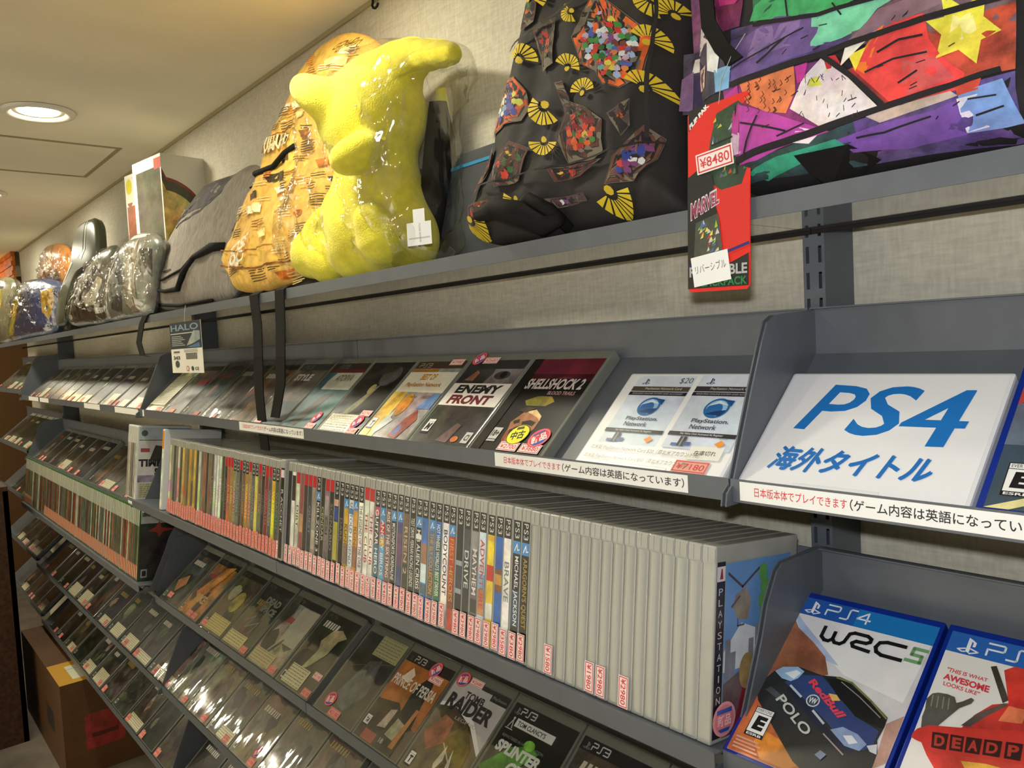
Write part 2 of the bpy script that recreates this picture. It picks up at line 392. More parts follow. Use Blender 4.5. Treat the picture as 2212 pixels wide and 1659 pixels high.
for i, (x0, x1) in enumerate(bays):
    up = 24 if i == 5 else 0
    far = i >= 3
    shelf('B', x0+1, x1-1, i, up, (i in (0, 2, 4), i in (1, 3, 5)))
    shelf('W' if i == 0 else 'G' if far else 'C', x0+1, x1-1, i, up, (i in (0, 2, 4), i in (1, 3)))
    shelf('X' if far and i < 5 else 'D', x0+1, x1-1, i, up, (i == 2, i == 3))
    shelf('E', x0+1, x1-1, i, up, (i == 2, i == 3))
    shelf('F', x0+1, x1-1, i, up, (i == 2, i == 3))
# flat top shelf: six boards with a turned-down front edge and a glossy underside
for i, (x0, x1) in enumerate(bays):
    t = thing('top_shelf', 'flat grey top shelf board over %s' % BAYNAME[i], 'shelf', (x0+.5, 0, 0), group='flat top shelf boards')
    w = x1-x0-1
    b = MB(); b.box(0, w, 583, 584.5, 89.8, 107.6); b.box(0, w, 584.5, 717, 106, 107.6); b.build('board', 'metal', t)
    b = MB(); b.box(0, w, 584.6, 717, 89.8, 91.2); b.build('underside', 'gloss', t)
    b = MB(); b.box(0, w, 714, 717.5, 86.4, 89.7); b.build('rear_dark_strip', 'dark', t)  # thin black strip below the board along its rear edge
# label strips on the front rails
def strip(row, bay, x0, x1, writing=True, lab='white label strip with red and black Japanese writing', split=.42):
    t, y, z, bx = SHELF[(row, bay)]; rail = [c for c in t.children if c.name.startswith('front_rail')][0]
    A = Art(lambda p, q, o: (p, y-o, q)); a, b = x0-bx, x1-bx
    A.rect(a, b, z-16.4, z-.4, (240, 240, 236))
    if writing:
        wd = b-a
        A.txt('日本版本体でプレイできます', a+wd*.06, a+wd*(split-.02), z-12, z-4, (214, 60, 70), .008)
        A.txt('（ゲーム内容は英語になっています）', a+wd*(split-.01), a+wd*.985, z-12.4, z-3.6, (40, 40, 44), .012)
    o = A.mb.build('label_strip', 'paper', rail); o['label'] = lab
def X(u, v, y): return on(u, v, 'y', y)[0]
strip('B', 1, X(1068, 997, 565), X(1485, 1052, 565))
strip('B', 0, X(1597, 1066, 565), X(1597, 1066, 565)+232)
strip('B', 2, X(516, 920, 565), X(655, 940, 565))
strip('B', 2, -2120, X(310, 890, 565), False, 'blank yellowed label strip')
for a, bb in ((-2390, -2160), (-2760, -2560), (-3500, -3330), (-3740, -3530)): strip('B', 3 if a > -3030 else 4, a, bb, False, 'blank yellowed label strip')
strip('G', 3, -2330, -2160, False, 'pinkish label strip')
# ------------------------------------------------------------------ game cases
rnd = random.Random(7)
def rbox(w_, d_, h_, r):
    bm = bmesh.new(); bmesh.ops.create_cube(bm, size=1)
    for v in bm.verts: v.co = ((v.co.x+.5)*w_, (v.co.y+.5)*d_, (v.co.z+.5)*h_)
    bmesh.ops.bevel(bm, geom=list(bm.edges), offset=r, segments=2, affect='EDGES', profile=.6)
    vs = [tuple(v.co) for v in bm.verts]; fs = [[v.index for v in f.verts] for f in bm.faces]
    bm.verts.index_update(); fs = [[v.index for v in f.verts] for f in bm.faces]; bm.free(); return vs, fs
def shell_mesh(kind):
    if kind == 'ps3':
        mb = MB(); mb.add(*rbox(134, 15, 171, 1.4)); return mb.build('case_shell', 'casedark')
    if kind == 'ps4':
        mb = MB(); mb.add(*rbox(134, 14, 171, 1.2)); return mb.build('case_shell', 'caseblue')
    if kind == 'dvd':
        mb = MB(); mb.add(*rbox(182, 14, 132, 2.5)); mb.add([(x+50, y-.8, z+0) for x, y, z in rbox(70, 8, 6, .8)[0]], rbox(70, 8, 6, .8)[1]); return mb.build('case_shell', 'casewhite')
    if kind == 'xbox':
        mb = MB(); mb.add(*rbox(134, 14.5, 190, 1.6)); return mb.build('case_shell', 'casegreen')
    if kind == 'spineb':                                         # bare case: its curved spine shows
        mb = MB(); mb.add(*rbox(14.6, 134, 171, 1.6)); mb.box(1, 13.6, -.6, 1, 156.5, 168.5); mb.box(5.6, 6.4, -1.0, 0, 157, 169); mb.box(.3, 1.2, -.9, 1, 2, 155)
        n = 8; pr = [(1.4+12*k/n, -2.0*math.sin(math.pi*k/n)**.8) for k in range(n+1)]
        vs = [(x, y*.55, 3) for x, y in pr]+[(x, y*(1 if 0 < i < n else 1), 92) for i, (x, y) in enumerate(pr)]+[(x, y*.55, 155) for x, y in pr]
        mb.add(vs, [(r*(n+1)+k, r*(n+1)+k+1, (r+1)*(n+1)+k+1, (r+1)*(n+1)+k) for r in (0, 1) for k in range(n)])
        o = mb.build('case_shell', 'caseshine', smooth=False)
        for p in o.data.polygons[-2*n:]: p.use_smooth = True
        return o
    if kind == 'spine':
        mb = MB(); mb.add(*rbox(14.6, 134, 171, 1.6))
        mb.box(1, 13.6, -.6, 1, 156.5, 168.5); mb.box(5.6, 6.4, -1.0, 0, 157, 169); mb.box(.3, 1.2, -.7, 1, 2, 155)
        return mb.build('case_shell', 'case')
    if kind == 'gspine':
        mb = MB(); mb.add(*rbox(14.6, 134, 190, 1.6)); return mb.build('case_shell', 'casegreen')
    if kind == 'wspine':
        mb = MB(); mb.add(*rbox(14.6, 134, 190, 1.6)); return mb.build('case_shell', 'casewhite')
SH = {}
def shell(kind, parent):
    if kind not in SH: o = shell_mesh(kind); SH[kind] = o.data; o.parent = parent; return o
    return put('case_shell', SH[kind], parent)
RED, PINK, INK = (214, 58, 64), (240, 170, 160), (36, 36, 40)
def price_art(A, x0, x1, z0, z1, txt, down=False, dim=False):
    bg = (228, 166, 150) if dim else (246, 228, 224)
    A.rect(x0, x1, z0, z1, bg); t = min(x1-x0, z1-z0)*.07; A.frame(x0+t, x1-t, z0+t, z1-t, t, RED)
    if txt:
        if down: A.txt('¥'+txt, x0+(x1-x0)*.25, x0+(x1-x0)*.75, z0+(z1-z0)*.1, z1-(z1-z0)*.08, RED, .01, down=True)
        else: A.txt('¥'+txt, x0+(x1-x0)*.1, x1-(x1-x0)*.1, z0+(z1-z0)*.25, z1-(z1-z0)*.25, RED, .01)
def facepx(row, x0, sx=1, sz=1):                                              # photograph position -> cover coordinates of a case standing at x0
    y0, z0, a = PITCH[row]; k = math.tan(a)
    def f(u, v):
        d = ray(u, v); t = (y0-z0*k)/(d.y-k*d.z); return ((t*d.x-x0)/sx, (t*d.z-z0)/math.cos(a)/sz)
    return f
_PS = {}
def price_sticker(parent, txt, x, z, wd=27, h=12, y=-1.2, rot=0):
    k = (txt, wd, h)
    if k not in _PS:
        A = Art(front); price_art(A, 0, wd, 0, h, txt, dim=not txt or len(txt) < 4 or h > 13); o = A.mb.build('price_sticker', 'paper', parent); _PS[k] = o.data
    else: o = put('price_sticker', _PS[k], parent)
    o.location = (x*S, y*S, z*S); o.rotation_euler = (0, -rot, 0); return o
def new_sticker(parent, x, z, rx=11, rz=9, rot=.5, kind='new', y=-1.4):
    A = Art(front)
    if kind == 'new':
        A.ell(0, 0, rx, rz, (224, 56, 70)); A.ell(0, 0, rx*.9, rz*.9, (240, 150, 160)); A.ell(0, 0, rx*.84, rz*.84, (224, 60, 72))
        A.poly([(-rx*.7, -rz*.45), (rx*.7, -rz*.45), (rx*.35, -rz*.76), (-rx*.35, -rz*.76)], (30, 84, 190)); A.poly([(-rx*.5, rz*.5), (rx*.5, rz*.5), (rx*.5, rz*.66), (-rx*.5, rz*.66)], (30, 84, 190))
        A.txt('新品', -rx*.66, rx*.66, -rz*.5, rz*.42, (246, 236, 236), .03)
    else:
        A.ell(0, 0, rx, rz, (40, 40, 20)); A.ell(0, 0, rx*.95, rz*.95, (240, 236, 30)); A.txt('中古', -rx*.62, rx*.62, -rz*.5, rz*.4, (24, 24, 16), .03)
        A.poly([(-rx*.35, rz*.55), (rx*.35, rz*.55), (rx*.3, rz*.82), (-rx*.3, rz*.82)], (70, 70, 20))
    o = A.mb.build('round_sticker', 'paper', parent); o.location = (x*S, y*S, z*S); o.rotation_euler = (0, -rot, 0)
    o['label'] = 'red and blue round sticker' if kind == 'new' else 'yellow round sticker'; return o
def ps_mark(A, x, z, s, col):                                    # small console mark: upright letter on a lying one
    A.poly([(x-.12*s, z), (x+.1*s, z-.08*s), (x+.1*s, z+.9*s), (x-.12*s, z+s)], col)
    A.poly([(x+.1*s, z+.9*s), (x+.38*s, z+.72*s), (x+.36*s, z+.42*s), (x+.2*s, z+.4*s), (x+.2*s, z+.7*s), (x+.1*s, z+.76*s)], col)
    A.line([(x-.16*s, z+.2*s), (x-.6*s, z+.06*s), (x-.3*s, z-.06*s), (x-.14*s, z-.02*s)], .09*s, col)
    A.line([(x+.14*s, z+.24*s), (x+.62*s, z+.1*s), (x+.3*s, z-.04*s), (x+.14*s, z-.1*s)], .09*s, col)
def ps3_logo(A, x0, x1, z0, z1, col, fourth=False, lw=None):
    w_ = (x1-x0)/3.4; h = z1-z0; lw = lw or h*.12
    A.line([(x0, z0), (x0, z0+h*.5), (x0+w_*.9, z0+h*.5), (x0+w_, z0+h*.6), (x0+w_, z1-h*.08), (x0+w_*.9, z1), (x0, z1)], lw, col)
    x = x0+1.2*w_
    A.line([(x, z0), (x+w_*.5, z0), (x+w_*.6, z0+h*.12), (x+w_*.6, z1-h*.12), (x+w_*.7, z1), (x+w_*1.15, z1)], lw, col)
    x = x0+2.5*w_
    if fourth: A.line([(x+w_*.75, z0), (x+w_*.75, z1), (x, z0+h*.34), (x+w_, z0+h*.34)], lw, col)
    else:
        A.line([(x, z1), (x+w_*.85, z1), (x+w_*.95, z1-h*.1), (x+w_*.95, z0+h*.1), (x+w_*.85, z0), (x, z0)], lw, col); A.line([(x+w_*.1, z0+h*.5), (x+w_*.9, z0+h*.5)], lw, col)
def note(A, x0, x1, z0, z1, col=(226, 222, 190)):                # typed note paper
    A.rect(x0, x1, z0, z1, col); n = max(3, int((z1-z0)/5)); hh = (z1-z0)/n
    for i in range(n):
        x = x0+3
        while x < x1-6:
            l = rnd.uniform(3, 10); A.rect(x, min(x+l, x1-3), z0+hh*(i+.35), z0+hh*(i+.62), (128, 122, 104)); x += l+rnd.uniform(1.5, 4)
DARKS = [(58, 60, 50), (70, 62, 50), (46, 52, 46), (84, 80, 66), (60, 70, 64), (92, 78, 60), (52, 44, 38), (78, 86, 72), (44, 50, 58), (104, 98, 84)]
def any_cover(A, w_=134, h=171, x0=5, z0=3, top=157, base=None, notep=None, green=False):
    """a cover too far off to read: mottled picture, a dark heading, a few shapes, sometimes a note"""
    base = base or tuple(int(v*.72) for v in rnd.choice(DARKS)); x1 = w_-4
    A.rect(x0, x1, z0, top, base, .75)
    if green: A.rect(x0, x1, top-16, top, (196, 204, 190)); A.ell(x0+9, top-8, 5, 5, (90, 120, 60))
    else: A.rect(x0, x1, top-15, top, (36, 34, 32)); ps3_logo(A, x0+12, x0+40, top-11, top-4, (150, 150, 146))
    for _ in range(3):
        cx, cz = rnd.uniform(x0+20, x1-20), rnd.uniform(z0+35, top-45); k_ = rnd.uniform(.4, 1.35); c = tuple(min(255, int(v*k_*rnd.uniform(.92, 1.08))) for v in rnd.choice(DARKS))
        r1, r2 = rnd.uniform(10, 26), rnd.uniform(16, 40)
        A.poly([(max(x0, min(x1, cx+r1*math.cos(a)*rnd.uniform(.7, 1.2))), max(z0, min(top-17, cz+r2*math.sin(a)*rnd.uniform(.7, 1.2)))) for a in [k*.524 for k in range(12)]], c, .6)
    tc = rnd.choice([(190, 184, 168), (170, 60, 44), (150, 130, 70), (206, 204, 196)])
    zt = rnd.uniform(top-58, top-30); x = x0+rnd.uniform(10, 22)
    for _ in range(rnd.randint(4, 8)):                           # heading: heavy unreadable letter blocks
        l = rnd.uniform(5, 10)
        if x+l > x1-8: break
        A.poly([(x, zt), (x+l*.8, zt), (x+l, zt+13), (x+l*.2, zt+13)], tc); x += l+2
    A.rect(x0+5, x0+16, z0+7, z0+22, (186, 186, 178)); A.rect(x0+7, x0+14, z0+10, z0+19, (40, 40, 38))
    if notep is None: notep = rnd.random() < .5
    if notep:
        wn = rnd.uniform(54, 92); note(A, x1-wn-rnd.uniform(0, 30), x1-2, z0+1, z0+rnd.uniform(24, 50))
def face_case(row, x, kind, art, label, price=None, group=None, cat='game case', lift=0, wrap=False, extra=None, name='game_case', mats='print', sc=None):
    y, z, a = PITCH[row]
    t = thing(name, label, cat, (x, y, z+lift), rx=-a, group=group); shell(kind, t)
    if sc: t.scale = (sc[0], 1, sc[1])
    A = Art(front); art(A); A.mb.build('cover_sheet', mats, t)
    if price:
        for p in price: price_sticker(t, *p)
    if extra: extra(t)
    if wrap:
        k = 'w_'+kind
        if k not in SH:
            mb = MB(); mb.add([(q[0]-.8, q[1]-2.6, q[2]-.3) for q in rbox(136, 2.2, 172, .8)[0]], rbox(136, 2.2, 172, .8)[1]); o = mb.build('plastic_wrap', 'wrap', t); SH[k] = o.data
        else: put('plastic_wrap', SH[k], t)
    return t

# ---- row B, right of the upright: the white sign case and a blue case
def art(A):
    A.rect(3, 179, 3, 129, (232, 233, 236))
    A.txq('P', [(27, 64), (66, 62), (84, 114), (46, 117)], (30, 116, 196), .012); A.txq('S', [(70, 60), (108, 60), (126, 115), (86, 117)], (30, 116, 196), .012); [A.txq('4', [(110+d, 52), (155+d, 54), (163+d, 112), (121+d, 114)], (30, 116, 196)) for d in (0, 1.2, 2.4, 3.6)]
    for dx, dz in ((0, 0), (.9, 0), (1.8, 0), (.4, .9), (1.4, -.8)): A.txt('海外タイトル', 20+dx, 147+dx, 18+dz, 43+dz, (34, 112, 190), 0, .25)
face_case('B', -384, 'dvd', art, 'white case sign with big blue letters and Japanese writing, beside the upright', name='sign_case', cat='sign')
def esrb(A, x, z, w_, h, t, dark=(20, 20, 22), lab=True):
    A.rect(x, x+w_, z, z+h, (238, 238, 236)); A.frame(x, x+w_, z, z+h, w_*.04, (30, 30, 32))
    A.rect(x, x+w_, z+h*.8, z+h*.82, dark); A.rect(x, x+w_, z, z+h*.14, dark)
    A.txt(t, x+w_*.22, x+w_*.78, z+h*.24, z+h*.72, dark, .06, .1)
    if lab: A.txt('ESRB', x+w_*.1, x+w_*.9, z+h*.03, z+h*.11, (236, 236, 236), .02); A.txt('EVERYONE', x+w_*.1, x+w_*.9, z+h*.85, z+h*.95, dark)
def art(A):
    A.rect(5, 130, 4, 166, (62, 78, 92), .12); A.rect(5, 130, 100, 166, (50, 92, 158), .1); A.rect(5, 130, 148, 166, (26, 84, 180))
    ps_mark(A, 20, 151, 12, (230, 236, 245))
    A.rect(5, 40, 60, 100, (96, 110, 122), .3); A.poly([(5, 4), (60, 30), (80, 40), (130, 90), (130, 84), (84, 36), (20, 4)], (222, 206, 150), .2)
    A.poly([(5, 118), (12, 124), (12, 104), (5, 98)], (190, 70, 60), .2)
    esrb(A, 12, 15, 19, 29, 'E')
face_case('B', -199, 'ps4', art, 'blue game case cut by the right edge, beside the white sign case', group='blue game cases')

# ---- row B under the patterned backpacks
B1 = -629
def art(A):
    A.rect(3, 179, 2, 129, (238, 239, 240))
    for k, x0 in enumerate((16, 100)):
        x1 = x0+76
        A.rect(x0, x1, 30, 127, (206, 216, 232), .12); A.rect(x0, x1, 112, 127, (214, 222, 234), .08)
        ps_mark(A, x0+14, 115, 8, (70, 80, 104)); A.txt('$20' if k == 0 else '$', x0+58, x0+74, 115, 124, (84, 88, 96))
        A.rect(x0, x1, 104, 111, (84, 76, 60) if k == 0 else (60, 56, 58)); A.txt('PlayStation Network Card', x0+18, x0+66, 105.6, 109.6, (226, 222, 210))
        A.rect(x0, x1, 98, 103, (44, 40, 44)); A.txt('REQUIRES ONLINE SYSTEM AND ACCOUNT', x0+5, x0+71, 99.2, 101.6, (200, 200, 200))
        A.ell(x0+38, 82, 14, 13, (42, 104, 168)); A.ell(x0+38, 82, 11.5, 10.5, (150, 190, 224), .1); A.ell(x0+36, 80, 9, 9, (40, 100, 166), .2)
        A.poly([(x0+26, 84), (x0+38, 92), (x0+50, 86), (x0+38, 88)], (214, 230, 244)); A.poly([(x0+28, 74), (x0+46, 72), (x0+50, 80), (x0+38, 78)], (22, 62, 116)); A.poly([(x0+40, 94), (x0+54, 92), (x0+53, 84), (x0+48, 90)], (30, 82, 146))
        A.txt('PlayStation.', x0+18, x0+60, 61, 67.5, (58, 66, 78), .02); A.txt('Network', x0+20, x0+50, 54, 60, (58, 66, 78), .02)
        A.rect(x0, x1, 45, 50, (26, 26, 32)); A.txt('No Value Until Activated At Register', x0+14, x0+62, 46, 49, (226, 226, 226))
        A.rect(x0+17, x0+25, 32, 44, (24, 24, 28)); A.rect(x0+20, x0+21.4, 32, 44, (150, 150, 156)); A.rect(x0+10, x0+17, 32, 35.5, (70, 92, 160)); A.rect(x0+24, x0+32, 33, 37.5, (60, 80, 140))
        A.poly([(x0+58, 37), (x0+64, 33), (x0+69, 38), (x0+63, 42)], (240, 150, 50)); A.txt('SONY', x0+60, x0+69, 43, 44.5, (90, 90, 90))
    A.txt('北米版 PlayStation Network Card $20（要北米アカウント用）', 14, 150, 18.5, 25, (128, 124, 110)); A.txt('北米版 PlayStation Network Card $50（要北米アカウント用）', 12, 142, 7, 13, (128, 124, 110))
def ex(t):
    A = Art(front); A.rect(0, 36, 0, 16, (234, 232, 222)); A.txt('在庫切れ', 6, 30, 5, 11, (50, 50, 50), .01); o = A.mb.build('paper_tag', 'paper', t); o.location = (.135, -.0016, .0175); o.rotation_euler = (0, -.04, 0)
    o['label'] = 'white tag with black Japanese writing'
    price_sticker(t, '7180', 126, 2.5, 38, 14, -1.3)
face_case('B', -581, 'dvd', art, 'white case with two blue network card prints, red price sticker and glossy wrap', name='card_case', cat='card case', extra=ex)
def art(A):
    A.rect(5, 130, 3, 157, (20, 17, 16), .12); A.rect(5, 130, 122, 157, (108, 34, 52), .3); A.poly([(5, 122), (40, 116), (80, 126), (130, 118), (130, 130), (5, 130)], (70, 22, 30), .5)
    A.txt('SHELLSHOCK 2', 22, 122, 104, 122, (206, 196, 192), .03, .06); A.txt('BLOOD TRAILS', 72, 118, 95, 101, (190, 150, 148), .02)
    A.poly([(42, 84), (60, 92), (84, 92), (94, 84), (84, 76), (50, 76)], (128, 122, 40), .7)
    A.poly([(44, 48), (56, 66), (78, 66), (92, 54), (92, 40), (84, 26), (76, 12), (60, 6), (54, 20)], (164, 110, 76), .55)
    A.poly([(60, 66), (74, 70), (90, 60), (92, 52), (84, 58), (72, 62)], (214, 186, 130), .5); A.poly([(64, 50), (76, 53), (88, 50), (86, 44), (74, 46), (66, 45)], (30, 18, 12), .3); A.poly([(48, 50), (57, 54), (60, 48), (52, 45)], (44, 24, 16), .3)
    A.poly([(52, 36), (60, 42), (72, 43), (80, 36), (80, 24), (72, 15), (62, 16), (56, 24)], (30, 12, 10), .2); A.poly([(57, 37), (66, 40), (76, 38), (74, 35), (60, 34)], (190, 176, 150), .3); A.poly([(84, 40), (90, 36), (84, 18), (78, 14)], (200, 150, 96), .5); A.poly([(48, 34), (52, 36), (54, 22), (58, 12), (50, 20)], (130, 70, 44), .5); A.poly([(44, 66), (56, 74), (72, 72), (60, 64)], (60, 36, 26), .6)
    A.rect(5, 22, 3, 157, (30, 24, 24), .5)
    A.rect(24, 40, 20, 38, (208, 208, 206)); A.txt('18+', 25.5, 38.5, 24, 34, (24, 24, 24), .04); A.rect(24, 40, 16, 19, (190, 190, 188))
def ex(t):
    new_sticker(t, 74, 29, 17, 15, .25, 'old'); new_sticker(t, 112, 27, 16, 14, .6)
GB = 'game cases face-out on the top slanted shelf'
face_case('B', B1-136, 'ps3', art, 'black game case with screaming face, dark red heading, yellow and red round stickers', price=[('2700', 54, 4, 34, 13), ('3680', 92, 4, 34, 13)], group=GB, extra=ex)
def art(A):
    A.rect(5, 130, 3, 157, (56, 54, 52), .7); A.poly([(70, 157), (130, 157), (130, 100), (60, 100), (74, 130)], (120, 112, 110), .45); A.ell(96, 128, 16, 8, (60, 56, 56), .4); A.ell(98, 129, 7, 6, (30, 28, 28))
    A.rect(5, 130, 140, 157, (50, 48, 48), .3); A.rect(5, 130, 70, 112, (232, 228, 222))
    A.txt('ENEMY', 20, 116, 93, 109, (44, 42, 42), .05, .06); A.txt('FRONT', 20, 112, 73, 90, (112, 40, 48), .05, .06)
    A.poly([(22, 118), (36, 138), (44, 132), (42, 116)], (150, 100, 84), .5); A.poly([(60, 8), (80, 40), (92, 36), (86, 6)], (120, 96, 88), .5)
    esrb(A, 14, 18, 17, 26, 'M', lab=False); A.ell(98, 13, 7, 5, (206, 120, 60), .2); A.rect(114, 128, 8, 26, (206, 206, 204)); A.txt('CI', 117, 125, 12, 22, (40, 40, 40), .03)
def ex(t): new_sticker(t, 20, 160, 13, 12, .7)
face_case('B', B1-272, 'ps3', art, 'dark game case with white band of heavy black and red capitals', price=[('2680', 34, 150, 32, 12)], group=GB, extra=ex)
def art(A):
    A.rect(5, 130, 3, 157, (150, 142, 136), .5); A.rect(5, 130, 142, 157, (74, 58, 44)); ps3_logo(A, 16, 46, 145, 153, (196, 190, 176)); A.rect(5, 76, 135, 141, (160, 110, 44), .2)
    A.rect(5, 130, 92, 134, (226, 220, 204), .06); A.txt('BEST OF', 46, 84, 117, 130, (198, 140, 40), .04); A.txt('PlayStation Network', 20, 112, 101, 112, (178, 120, 40), .03)
    A.rect(5, 42, 3, 92, (206, 186, 90), .3); A.poly([(5, 50), (24, 92), (40, 92), (36, 40), (20, 20), (5, 16)], (196, 160, 60), .5)
    A.ell(58, 66, 15, 22, (196, 136, 40), .5); A.poly([(30, 20), (48, 56), (52, 40), (62, 36), (48, 16), (38, 6)], (200, 206, 206), .25); A.poly([(96, 60), (112, 90), (130, 90), (130, 60)], (96, 130, 176), .4)
    A.poly([(80, 6), (90, 40), (104, 58), (120, 40), (104, 4)], (150, 66, 40), .7); A.poly([(84, 12), (92, 30), (100, 20), (94, 8)], (70, 110, 170), .3)
    A.txt('echo', 60, 76, 80, 86, (50, 50, 50)); A.txt('SHOOT', 90, 108, 80, 85, (60, 60, 60)); A.rect(5, 26, 3, 16, (206, 186, 40)); esrb(A, 8, 16, 15, 22, 'T', lab=False)
face_case('B', B1-408, 'ps3', art, 'game case with yellow and white collage cover and orange heading', price=[('3980', 92, 148, 32, 12)], group=GB)
def art(A):
    A.rect(5, 130, 3, 157, (40, 38, 34), .6); A.ell(90, 126, 26, 22, (86, 84, 84), .6); A.poly([(12, 120), (60, 152), (100, 150), (80, 134), (40, 118)], (54, 50, 46), .4)
    A.poly([(30, 30), (70, 96), (84, 108), (70, 60), (44, 20)], (126, 120, 96), .6); A.ell(66, 96, 9, 11, (150, 140, 100), .4); note(A, 10, 96, 5, 40, (228, 222, 198))
def ex(t): new_sticker(t, 108, 26, 14, 12, .7)
face_case('B', B1-544, 'ps3', art, 'dark game case with grey hooded shape, a large typed note and red round sticker', price=[('2790', 98, 38, 30, 12), ('3180', 98, 2, 30, 12)], group=GB, extra=ex)
def art(A):
    A.rect(5, 130, 3, 157, (60, 92, 96), .5); A.rect(5, 130, 140, 157, (60, 52, 48)); ps3_logo(A, 30, 60, 144, 153, (140, 140, 136)); A.rect(5, 130, 134, 140, (120, 30, 30))
    A.rect(30, 130, 92, 133, (196, 196, 182), .15); A.txt('ATORVA', 50, 110, 112, 128, (110, 96, 84), .03, .2); A.poly([(20, 10), (60, 80), (90, 84), (70, 40), (50, 6)], (50, 46, 40), .6)
    A.poly([(5, 90), (30, 134), (40, 134), (16, 80)], (70, 110, 122), .2)
def ex(t): new_sticker(t, 106, 28, 13, 11, .8)
face_case('B', B1-680, 'ps3', art, 'teal game case with pale heading block right of the hanging straps', price=[('2680', 94, 3, 30, 12)], group=GB, extra=ex)
def art(A):
    A.rect(5, 130, 3, 157, (104, 92, 84), .6); A.rect(5, 130, 140, 157, (56, 60, 58)); ps3_logo(A, 24, 56, 144, 153, (150, 150, 146)); A.txt('STYLE', 22, 90, 112, 130, (206, 204, 196), .06); A.rect(60, 130, 3, 60, (70, 84, 92), .4)
face_case('B', B1-816, 'ps3', art, 'brownish game case with white block letters just right of the short strap', price=[('1980', 20, 3, 30, 12)], group=GB)
for k, lab in enumerate(('brown game case half hidden behind the long hanging strap', 'dark game case with wet shine, just left of the long hanging strap', 'dark teal game case, second left of the long hanging strap',
                         'grey game case with faded red heading, right of the dangling bag tag', 'pale yellowish case with typed note just right of the bay divider')):
    def art(A, k=k):
        any_cover(A, base=[(110, 82, 64), (62, 56, 50), (66, 84, 88), (92, 88, 78), (206, 204, 172)][k], notep=(k == 4))
        if k == 3: A.rect(60, 118, 92, 112, (150, 76, 62), .3)
        if k == 4: note(A, 10, 126, 20, 120, (210, 208, 176))
    face_case('B', B1-952-136*k, 'ps3', art, lab, price=[('', 88-30*(k % 2), 3, 30, 12)] if k else None, group=GB, wrap=k in (0, 1, 2))
# ------------------------------------------------------------------ row C: the long row of spines
CX0, TH = -398, 15.0
GC = 'game cases shelved spine-out in the long middle row'
K_, KB, R_, NO = 'k', 'kb', 'r', ''
